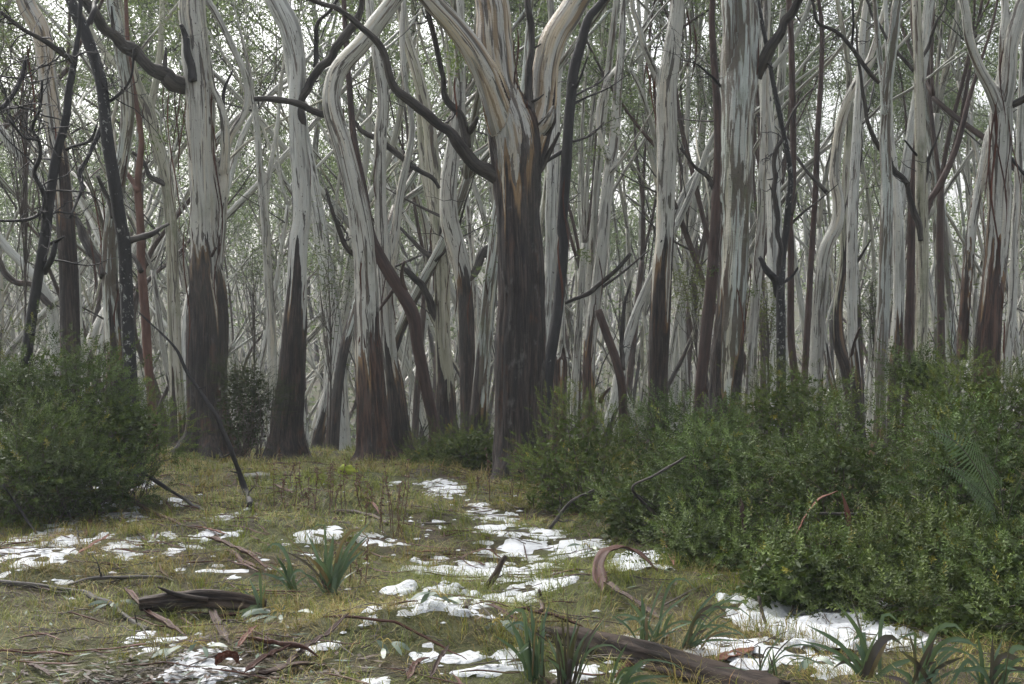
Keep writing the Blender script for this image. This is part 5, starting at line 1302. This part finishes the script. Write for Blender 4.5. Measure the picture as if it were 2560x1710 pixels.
stick('stick', 'straight dark stick slanting from left bush to the grass', [(478, 1178, 8), (430, 1150, 8, 13.3), (360, 1105, 8, 13.2), (300, 1065, 9, 13.2), (265, 1040, 7, 13.2)], mat='black')
stick('branch', 'long curved grey branch at lower left', [(-40, 1335, 8), (30, 1348, 10), (110, 1358, 12), (180, 1368, 13), (240, 1390, 13), (290, 1420, 12), (340, 1448, 12)], mat='limb')
stick('branch', 'grey branch lying left of the charred log', [(155, 1350, 10), (210, 1338, 12), (270, 1335, 9), (360, 1335, 8), (400, 1340, 5)], mat='limb', tw=2)
stick('twig', 'thin bent twig arching above the grey branch', [(250, 1340, 4), (310, 1325, 4), (370, 1318, 3), (400, 1322, 2)])
stick('broken_stick', 'dark forked broken stick standing up out of the snow', [(1068, 1400, 12), (1095, 1372, 15, 9.15), (1120, 1340, 14, 9.13), (1138, 1312, 14, 9.1), (1148, 1290, 12, 9.1), (1160, 1272, 9, 9.1)], mat='char')
stick('stake', 'short split orange-brown stake in grass right of snow', [(1240, 1415, 12), (1238, 1385, 11, 8.55), (1232, 1355, 8, 8.5)], mat='redbrown')
stick('stick', 'thin dark stick crossing the big bottom-left snow', [(430, 1535, 3), (500, 1510, 4), (570, 1490, 4), (640, 1478, 3)])
stick('stick', 'slender grey stick slanting down to bottom-left snow', [(320, 1440, 4), (350, 1480, 5), (385, 1525, 5)])
stick('stick', 'dark twig left of the middle twig-crossed snow scrap', [(955, 1203, 5), (1000, 1207, 6), (1035, 1205, 4)])
stick('stick', 'short black twig above the middle snow patches', [(1155, 1150, 5), (1180, 1168, 5), (1200, 1172, 4)])
stick('branch', 'forked grey twig hanging out of the overhanging bush', [(1365, 1120, 5, 11.2), (1310, 1150, 7, 11.3), (1260, 1210, 8, 11.4), (1440, 1050, 3, 11.2)][:3], mat='limb', tw=3)
stick('branch', 'pale bare branch reaching up out of the overhanging bush', [(1500, 1180, 8, 11.0), (1450, 1120, 7, 10.8), (1500, 1090, 6, 10.7), (1550, 1060, 5, 10.7), (1572, 1045, 3, 10.7)], mat='limb', tw=2)
stick('stick', 'horizontal dark stick lodged in the right thicket', [(1870, 1175, 5, 9.2), (1930, 1176, 6, 9.2), (2000, 1177, 6, 9.2)], mat='limb')
stick('branch', 'dark stick lying across the bottom edge at right', [(1640, 1572, 5, 6.75), (1740, 1552, 6, 6.8), (1850, 1548, 7, 6.85), (1960, 1546, 6, 6.9)], mat='limb')
stick('stick', 'slanting grey stick below the low spreading bush', [(1520, 1395, 5), (1570, 1370, 6), (1640, 1335, 4)])
stick('stick', 'dark thin stick in the bare soil corner', [(40, 1500, 3), (110, 1490, 4), (190, 1500, 3)])
stick('stick', 'dark stick under the double snow heap', [(760, 1180, 5), (800, 1180, 8), (850, 1188, 9), (890, 1205, 6)], mat='brown')
stick('stick', 'black stick left of the long snow shelf', [(930, 1275, 5), (980, 1280, 6), (1040, 1268, 4)])
stick('stick', 'dark leaning stick at the left bush foot', [(190, 1260, 5), (165, 1190, 5, 12.2), (140, 1150, 4, 12.3)], mat='black')
stick('stick', 'second dark leaning stick by the left bush, further left', [(85, 1230, 6), (50, 1170, 6, 11.9), (5, 1110, 4, 11.9)], mat='black')
stick('stick', 'dark stick standing in the lower right snow', [(1755, 1440, 9), (1745, 1400, 8, 8.0), (1738, 1365, 7, 8.05)], mat='char')
stick('stick', 'thin dark stick between log and right snow bank', [(1560, 1500, 4), (1620, 1510, 5, 7.3), (1690, 1530, 4, 7.2)], mat='black')

# logs
M['log'] = simple_bark('log_bark', (0.012, 0.010, 0.009), (0.062, 0.048, 0.040), (30, 30, 5), 0.9, 1.0, 0.12)
def log(label, pts, mat, hollow=True, name='fallen_log', knots=0):
    A = []
    for (x, y, w, dd) in pts:
        q = ray(x * DS, y * DS, dd); A.append(np.r_[q, w * DS * dd / FPX * 0.5])
    A = np.array(A); O = A[0, :3].copy(); O[2] = float(gh(O[0], O[1])[0]); C = catmull(A, int(plen(A) / 0.025)); C[:, :3] -= O; n = len(C); ns = 34
    th = np.arange(ns) / ns * 6.283; s = np.arange(n) * 0.025
    q = np.stack([np.tile(np.cos(th) * 2.4, n), np.tile(np.sin(th) * 2.4, n), np.repeat(s * 1.1, ns)], 1)
    j = 1 + (0.26 * vnoise(q, 131) + 0.24 * vnoise(q * [3, 3, 1.6], 133) + 0.16 * vnoise(q * [6, 6, 5], 135)).reshape(n, ns)
    V, Q, T, bk = tube_geo(C[:, :3], C[:, 3], ns, True, j)
    m = MB(); m.add(V, Q, T, bk=bk); root = link(name, m.mesh(name), M[mat]); root.location = O; tag(root, label, 'log')
    return root
log('charred rotten log with splintered left end lying in grass', [(322, 1385, 30, 8.62), (400, 1378, 40, 8.62), (470, 1374, 40, 8.66), (540, 1378, 36, 8.7), (610, 1388, 26, 8.72)], 'char')
stick('wood_splinter', 'long splinter jutting from the charred log end', [(360, 1345, 5, 8.6), (400, 1362, 14, 8.6), (470, 1372, 16, 8.6)], mat='char')
log('grey-brown fallen log running into the bottom right corner', [(1215, 1462, 54, 7.7), (1320, 1482, 76, 7.4), (1430, 1510, 90, 7.15), (1540, 1540, 98, 6.95), (1650, 1572, 102, 6.75), (1800, 1615, 104, 6.45)], 'log')

# ------------------------------------------------------------------ strap-leaved clumps
def strap_clump(label, bx, by, leaves, dark=0.0, seed=0):
    """leaves: (tip x, tip y, width m[, sag]) in overview pixels, at the clump's own distance"""
    g = og(bx, by); root = thing('strap_leaf_plant', label, 'plant', g, 'strap-leaved plants'); rng = rng_(300 + seed)
    leaves = list(leaves) + [(l[0] + rng.normal(0, 26), l[1] + rng.uniform(0, 50), l[2] * 0.85) + tuple(l[3:]) for l in leaves ] + [(l[0] + rng.normal(0, 40), l[1] + rng.uniform(0, 80), l[2] * 0.7) for l in leaves if rng.random() < 0.5]
    for lf in leaves:
        dd = g[1] + rng.uniform(-0.16, 0.10); tip = ray(lf[0] * DS, lf[1] * DS, dd) - g; lf = (lf[0], lf[1], lf[2] * 0.66) + tuple(lf[3:])
        b = np.array([rng.normal(0, 0.025), rng.normal(0, 0.02), -0.02]); tip[2] = max(tip[2], -0.02)
        Ls = np.linalg.norm(tip - b); md = (b + tip) * 0.5 + np.array([-tip[0] * 0.06, rng.normal(0, 0.02), Ls * (0.10 if len(lf) < 4 else lf[3])])
        path = [b, md, tip]
        if rng.random() < 0.3: path = [b, md + [0, 0, Ls * 0.1], tip + [0, 0, -0.02], tip + np.array([np.sign(tip[0] + 1e-6) * Ls * 0.22, rng.normal(0, 0.04), -Ls * 0.22])]
        C = catmull(np.array(path), 12); u = np.linspace(0, 1, 12)
        tg = np.gradient(C, axis=0); tg /= np.linalg.norm(tg, axis=1)[:, None]
        view = np.array([rng.normal(0, 0.5), -1.0, 0.25]); S = np.cross(tg, view); S /= np.linalg.norm(S, axis=1)[:, None] + 1e-9; N = np.cross(S, tg)
        wv = lf[2] * np.clip(np.minimum(0.75 + u * 0.6, (1 - u) * 3.2 + 0.03), 0.03, 1)
        V = np.stack([C - S * wv[:, None] * 0.5 + N * wv[:, None] * 0.16, C, C + S * wv[:, None] * 0.5 + N * wv[:, None] * 0.16], 1).reshape(-1, 3)
        i = np.arange(11)[:, None] * 3; Q = np.concatenate([i + [0, 1, 4, 3], i + [1, 2, 5, 4]])
        q = rng.random(); c = np.array([0.055, 0.10, 0.065]) * (1 - q) + np.array([0.11, 0.165, 0.09]) * q
        if rng.random() < 0.07: c = np.array([0.17, 0.12, 0.06])
        if rng.random() < dark: c = np.array([0.040, 0.030, 0.030]) * rng.uniform(0.8, 1.6)
        cc = np.repeat((c[None] * (0.85 + 0.3 * u[:, None])), 3, 0); cc[1::3] *= 1.15; tipb = np.repeat(sstep(rng.uniform(0.8, 1.12), 1.2, u), 3)[:, None]; cc = cc * (1 - tipb) + np.array([0.16, 0.10, 0.05]) * tipb
        m = MB(); m.add(V, Q, col=cc); link('leaf', m.mesh('leaf'), M['strap'], root)
strap_clump('tallest clump of upright blue-green strap leaves left of centre', 755, 1362, [(738, 1190, .02), (700, 1215, .03), (765, 1222, .055), (815, 1205, .03), (850, 1192, .04), (845, 1232, .04), (790, 1235, .05), (720, 1268, .04), (690, 1310, .03), (640, 1215, .012), (800, 1300, .03)], 0.05, 1)
strap_clump('smaller fan of blue-green leaves left of the tallest clump', 672, 1355, [(632, 1238, .035), (660, 1285, .035), (690, 1300, .03), (615, 1290, .02), (708, 1320, .02), (640, 1318, .03)], 0.0, 2)
strap_clump('few arching strap leaves beside the charred log right end', 598, 1405, [(590, 1305, .028), (575, 1335, .022), (552, 1422, .05, .3), (610, 1350, .02)], 0.0, 3)
strap_clump('front clump of long green strap leaves at bottom centre', 1222, 1560, [(1160, 1410, .03), (1190, 1385, .035), (1215, 1378, .035), (1205, 1470, .03), (1228, 1440, .025), (1250, 1400, .02), (1180, 1450, .03), (1262, 1372, .022)], 0.05, 4)
strap_clump('clump of dark withered strap leaves at bottom centre', 1300, 1575, [(1285, 1400, .02), (1300, 1378, .02), (1330, 1420, .025), (1352, 1440, .03), (1370, 1430, .02), (1275, 1440, .03), (1390, 1405, .014), (1250, 1500, .03), (1318, 1450, .03)], 0.75, 5)
strap_clump('pale lax strap leaves below the dark withered clump', 1400, 1590, [(1480, 1510, .04), (1460, 1540, .03), (1440, 1470, .02), (1510, 1548, .03)], 0.1, 6)
strap_clump('stiff strap leaves on the log between bush and front clump', 1490, 1478, [(1440, 1378, .03), (1470, 1360, .035), (1420, 1400, .02), (1560, 1315, .02), (1545, 1400, .03), (1520, 1420, .025), (1590, 1425, .02), (1470, 1430, .03)], 0.05, 7)
strap_clump('feathered strap fan pointing up right by the snow bank', 1570, 1490, [(1660, 1340, .02), (1640, 1380, .025), (1690, 1385, .018), (1610, 1400, .025), (1680, 1420, .02), (1700, 1450, .02), (1625, 1440, .03)], 0.3, 8)
strap_clump('lone wide leaf pair rising through the right snow sheet', 1995, 1560, [(1950, 1370, .035), (1975, 1440, .05), (2030, 1395, .03), (2040, 1450, .055), (1900, 1500, .03), (1845, 1430, .03)], 0.1, 9)
strap_clump('tangle of strap leaves at bottom right', 2110, 1575, [(2060, 1490, .03), (2180, 1420, .035), (2150, 1440, .03), (2200, 1470, .03), (2080, 1440, .02), (2250, 1480, .03, .3), (2130, 1500, .04), (2040, 1530, .03)], 0.25, 10)
strap_clump('arching wide leaves in the bottom right corner', 2270, 1590, [(2347, 1475, .04, .2), (2330, 1500, .04, .25), (2210, 1490, .03), (2240, 1450, .03), (2300, 1460, .02), (2200, 1540, .04, .3), (2360, 1530, .04)], 0.2, 11)
strap_clump('short dark shoots standing in the snow bank behind the log', 1750, 1560, [(1740, 1470, .014), (1800, 1450, .014), (1770, 1480, .018), (1860, 1470, .012), (1700, 1490, .012)], 0.5, 12)

# eucalypt leaf sprigs on the ground
def sprig_leaves(label, bx, by, n, spread, rng, ln=0.12):
    g = og(bx, by); root = thing('leaf_sprig', label, 'leaves', g, 'fallen gum-leaf sprigs')
    tb = MB()
    for k in range(n):
        a = rng.uniform(0, 6.28); e = np.array([math.cos(a) * spread * rng.uniform(0.3, 1), math.sin(a) * spread * 0.7, rng.uniform(0.02, 0.09)])
        P = catmull(np.array([[0, 0, 0.06], e * 0.5 + [0, 0, 0.05], e]), 6); V, Q, T, bk = tube_geo(P, np.full(6, 0.0022), 4, False); tb.add(V, Q, bk=bk)
        dr = np.array([math.cos(a + rng.normal(0, 0.6)), math.sin(a) * 0.6 - 0.5, rng.normal(-0.25, 0.25)]); dr /= np.linalg.norm(dr)
        C = catmull(np.array([e, e + dr * ln * 0.5 + [0, 0, 0.012], e + dr * ln]), 7); C[:, 2] = np.maximum(C[:, 2], 0.012)
        S = np.cross(np.gradient(C, axis=0), [rng.normal(0, 0.3), -0.6, 0.8]); S /= np.linalg.norm(S, axis=1)[:, None]
        wv = 0.028 * np.sin(np.linspace(0.12, 3.08, 7)) ** 0.8
        V = np.stack([C - S * wv[:, None] * 0.5, C + S * wv[:, None] * 0.5], 1).reshape(-1, 3); i = np.arange(6)[:, None] * 2
        q = rng.random(); c = np.array([0.075, 0.115, 0.085]) * (1 - q) + np.array([0.13, 0.17, 0.12]) * q
        m = MB(); m.add(V, (i + [0, 1, 3, 2]), col=np.repeat(c[None], 14, 0)); link('leaf', m.mesh('leaf'), M['strap'], root)
    link('twig', tb.mesh('twig'), M['yellow_twig'], root)
M['yellow_twig'] = simple_bark('yellow_twig', (0.22, 0.17, 0.03), (0.38, 0.30, 0.06))
rr_ = rng_(41)
sprig_leaves('grey-green gum sprig with yellow twigs below the strap fans', 645, 1425, 12, 0.13, rr_, 0.14)
sprig_leaves('small gum sprig beside the curved branch at left', 262, 1405, 5, 0.08, rr_)
sprig_leaves('gum sprig on snow at the broken stick base', 1010, 1395, 6, 0.10, rr_)
sprig_leaves('gum sprig on the big bottom-left snow edge', 440, 1505, 6, 0.12, rr_)
sprig_leaves('gum sprig in grass left of egg-shaped snow', 880, 1500, 4, 0.08, rr_)
sprig_leaves('gum sprig behind the front strap clump', 1130, 1455, 5, 0.10, rr_)
sprig_leaves('gum sprig lying on the widest snow field', 1350, 1272, 4, 0.08, rr_)
sprig_leaves('gum sprig on the snow bank behind the log', 1880, 1540, 5, 0.12, rr_)

# dead weed stalks
def weeds(label, bx, by, n, h, rng, spread=0.2):
    g = og(bx, by); root = thing('dead_weed', label, 'weed', g, 'dead brown weed stalks'); hb = MB()
    for k in range(n):
        b = np.array([rng.normal(0, spread), rng.normal(0, spread * 0.6), 0.0]); b[2] = float(gh(g[0] + b[0], g[1] + b[1])[0]) - g[2]
        hh = h * rng.uniform(0.45, 1.1); e = b + np.array([rng.normal(0, 0.12) * hh, rng.normal(0, 0.1), hh]); P = catmull(np.array([b, (b + e) / 2 + rng.normal(0, 0.02, 3), e]), 10)
        m = MB(); V, Q, T, bk = tube_geo(P, np.linspace(0.0045, 0.002, 10), 4, False); m.add(V, Q, bk=bk)
        for q in P[5:]:
            for _ in range(3):
                s = q + rng.normal(0, 0.014, 3); V, Q, T, bk = tube_geo(np.array([q, (q + s) / 2, s]), np.array([0.002, 0.006, 0.003]), 4, False); m.add(V, Q, bk=bk)
        link('stalk', m.mesh('stalk'), M['weed'], root)
M['weed'] = simple_bark('weed_stalk', (0.06, 0.035, 0.022), (0.17, 0.095, 0.05))
rw = rng_(43)
weeds('dead brown weed stalks left of the shaggy red-brown trunk', 705, 1165, 9, 0.38, rw)
weeds('tall dead seed stalks in front of the shaggy red-brown trunk', 790, 1175, 10, 0.45, rw)
weeds('tallest reddish dead stalks above the tallest strap clump', 880, 1230, 9, 0.62, rw, 0.14)
weeds('thin dead stalks at the massive trunk foot', 1190, 1145, 8, 0.5, rw, 0.3)
weeds('broken dead stems right of the tallest strap clump', 815, 1345, 4, 0.28, rw, 0.08)
weeds('dead stalks between leaning sapling and blackened stout gum', 640, 1120, 7, 0.25, rw, 0.35)
weeds('short dead stalks on the grassy crest below the dark bush', 545, 1065, 6, 0.25, rw, 0.3)

# rocks
t = NT('rock'); co = t.node('ShaderNodeTexCoord').outputs['Object']; n1 = t.noise(co, 9, 6, 0.65); n2 = t.noise(co, 3.0, 3, 0.5)
geo = t.node('ShaderNodeNewGeometry'); sx = t.node('ShaderNodeSeparateXYZ'); t.l.new(geo.outputs['Normal'], sx.inputs[0])
M['rock'] = t.done(t.ramp(n1, [(0.3, (0.06, 0.06, 0.058)), (0.7, (0.19, 0.19, 0.18))]), 0.8, 0.25, t.bump(n1, 0.8, 0.02))
t = NT('moss_rock'); co = t.node('ShaderNodeTexCoord').outputs['Object']; n1 = t.noise(co, 12, 6, 0.65); n2 = t.noise(co, 5, 4, 0.6)
M['moss'] = t.done(t.mix(t.map(n2, 0.36, 0.48), (0.07, 0.07, 0.06), t.ramp(n1, [(0.3, (0.13, 0.17, 0.02)), (0.7, (0.32, 0.36, 0.05))])), 0.9, 0.15, t.bump(n1, 0.9, 0.02))
def rock(label, cx, cy, rx, hz, mat, seed):
    g = og(cx, cy); r = rx * DS * g[1] / FPX; u = np.linspace(0, np.pi, 18); v = np.linspace(0, 2 * np.pi, 28, endpoint=False); U, Vv = np.meshgrid(u, v, indexing='ij')
    D = np.stack([np.sin(U) * np.cos(Vv), np.sin(U) * np.sin(Vv), np.cos(U)], -1).reshape(-1, 3)
    k = 1 + 0.28 * vnoise(D * 1.6 + seed, 141) + 0.12 * vnoise(D * 4 + seed, 143)
    P = D * k[:, None] * np.array([r, r * 0.7, hz]); i = np.arange(17)[:, None] * 28; j = np.arange(28)[None]; j2 = (j + 1) % 28
    o = link('rock', make_mesh('rock', P, np.stack([i + j, i + 28 + j, i + 28 + j2, i + j2], -1).reshape(-1, 4)), M[mat]); o.location = g + np.array([0, 0, 0.01]); tag(o, label, 'rock')
rock('bright yellow-green mossy rock before the shaggy red-brown trunk', 795, 1085, 22, 0.09, 'moss', 3)
rock('flat grey rock in the grass behind the leaning sapling', 590, 1095, 34, 0.04, 'rock', 8)

# ferns
def fern(label, base, fronds, seed):
    rng = rng_(seed); g = np.array(base); root = thing('fern', label, 'fern', (g[0], g[1], float(gh(g[0], g[1])[0]))); O = np.array(root.location)
    for f in fronds:
        C = catmull(np.array([ray(x * DS, y * DS, dd) - O for (x, y, dd) in f]), 40); tg = np.gradient(C, axis=0); tg /= np.linalg.norm(tg, axis=1)[:, None]
        S = np.cross(tg, np.array([0, -0.75, 0.65])); S /= np.linalg.norm(S, axis=1)[:, None]; L = plen(C); m = MB(); V, T, n = [], [], 0
        for k in range(4, 39):
            u = k / 39; pl = L * 0.26 * math.sin(math.pi * min(1, u * 0.85 + 0.22)) ** 0.8 * (1.15 - u)
            for sgn in (-1, 1):
                dr = S[k] * sgn + tg[k] * 0.35; dr /= np.linalg.norm(dr); w = tg[k] * L * 0.011
                e = C[k] + dr * pl + np.array([0, 0, -0.12 * pl])
                for a_, b_ in ((0, .25), (.25, .5), (.5, .75), (.75, 1.0)):
                    q0, q1 = C[k] + (e - C[k]) * a_, C[k] + (e - C[k]) * b_; ww = w * (1 - a_ * 0.75)
                    V += [q0 - ww, q0 + ww, q1 + ww * 0.35, q1 - ww * 0.35]; T += [(n, n + 1, n + 2), (n, n + 2, n + 3)]; n += 4
        V = np.array(V); c = np.array([0.075, 0.125, 0.06]) * rng.uniform(0.85, 1.15); m.add(V, None, np.array(T), col=np.repeat(c[None], len(V), 0))
        fo = link('frond', m.mesh('frond', False), M['shrub'], root)
        sb = MB(); Vs, Q, T_, bk = tube_geo(C, np.linspace(0.005, 0.0015, 40), 4, False); sb.add(Vs, Q, bk=bk); link('rachis', sb.mesh('rachis'), M['stick'], fo)
fern('pale green fern fronds arching out of the right thicket', ray(2290 * DS, 1300 * DS, 8.6), [[(2290, 1170, 8.7), (2230, 1060, 8.5), (2170, 1000, 8.5), (2090, 985, 8.4)], [(2290, 1170, 8.7), (2200, 1090, 8.4), (2120, 1055, 8.4)], [(2300, 1180, 8.6), (2290, 1110, 8.4), (2250, 1050, 8.4)], [(2310, 1190, 8.5), (2330, 1120, 8.3), (2350, 1080, 8.3)]], 61)
fern('small fern frond low in the right thicket above strap leaves', ray(2150 * DS, 1440 * DS, 8.0), [[(2150, 1420, 7.9), (2110, 1390, 7.75), (2060, 1395, 7.7)], [(2150, 1420, 7.9), (2140, 1380, 7.7), (2180, 1350, 7.7)]], 62)

# ------------------------------------------------------------------ air
hz = MB()
x0, x1, y0, y1, z0, z1 = -240, 240, -30, 300, float(GV[:, 2].min()) - 1.0, 27.0
hz.add([(x, y, z) for x in (x0, x1) for y in (y0, y1) for z in (z0, z1)], [(0, 1, 3, 2), (4, 6, 7, 5), (0, 4, 5, 1), (2, 3, 7, 6), (0, 2, 6, 4), (1, 5, 7, 3)])
hm = bpy.data.materials.new('haze'); hm.use_nodes = True; hn = hm.node_tree.nodes; hn.remove(hn['Principled BSDF'])
pv = hn.new('ShaderNodeVolumePrincipled'); pv.inputs['Color'].default_value = (0.78, 0.82, 0.86, 1); pv.inputs['Density'].default_value = HAZE; pv.inputs['Anisotropy'].default_value = 0.2
hm.node_tree.links.new(pv.outputs[0], hn['Material Output'].inputs['Volume'])
try: hm.cycles.homogeneous_volume = True
except Exception: pass
ho = link('haze', hz.mesh('haze', False), hm); tag(ho, 'thin pale mist filling the whole forest', kind='stuff')
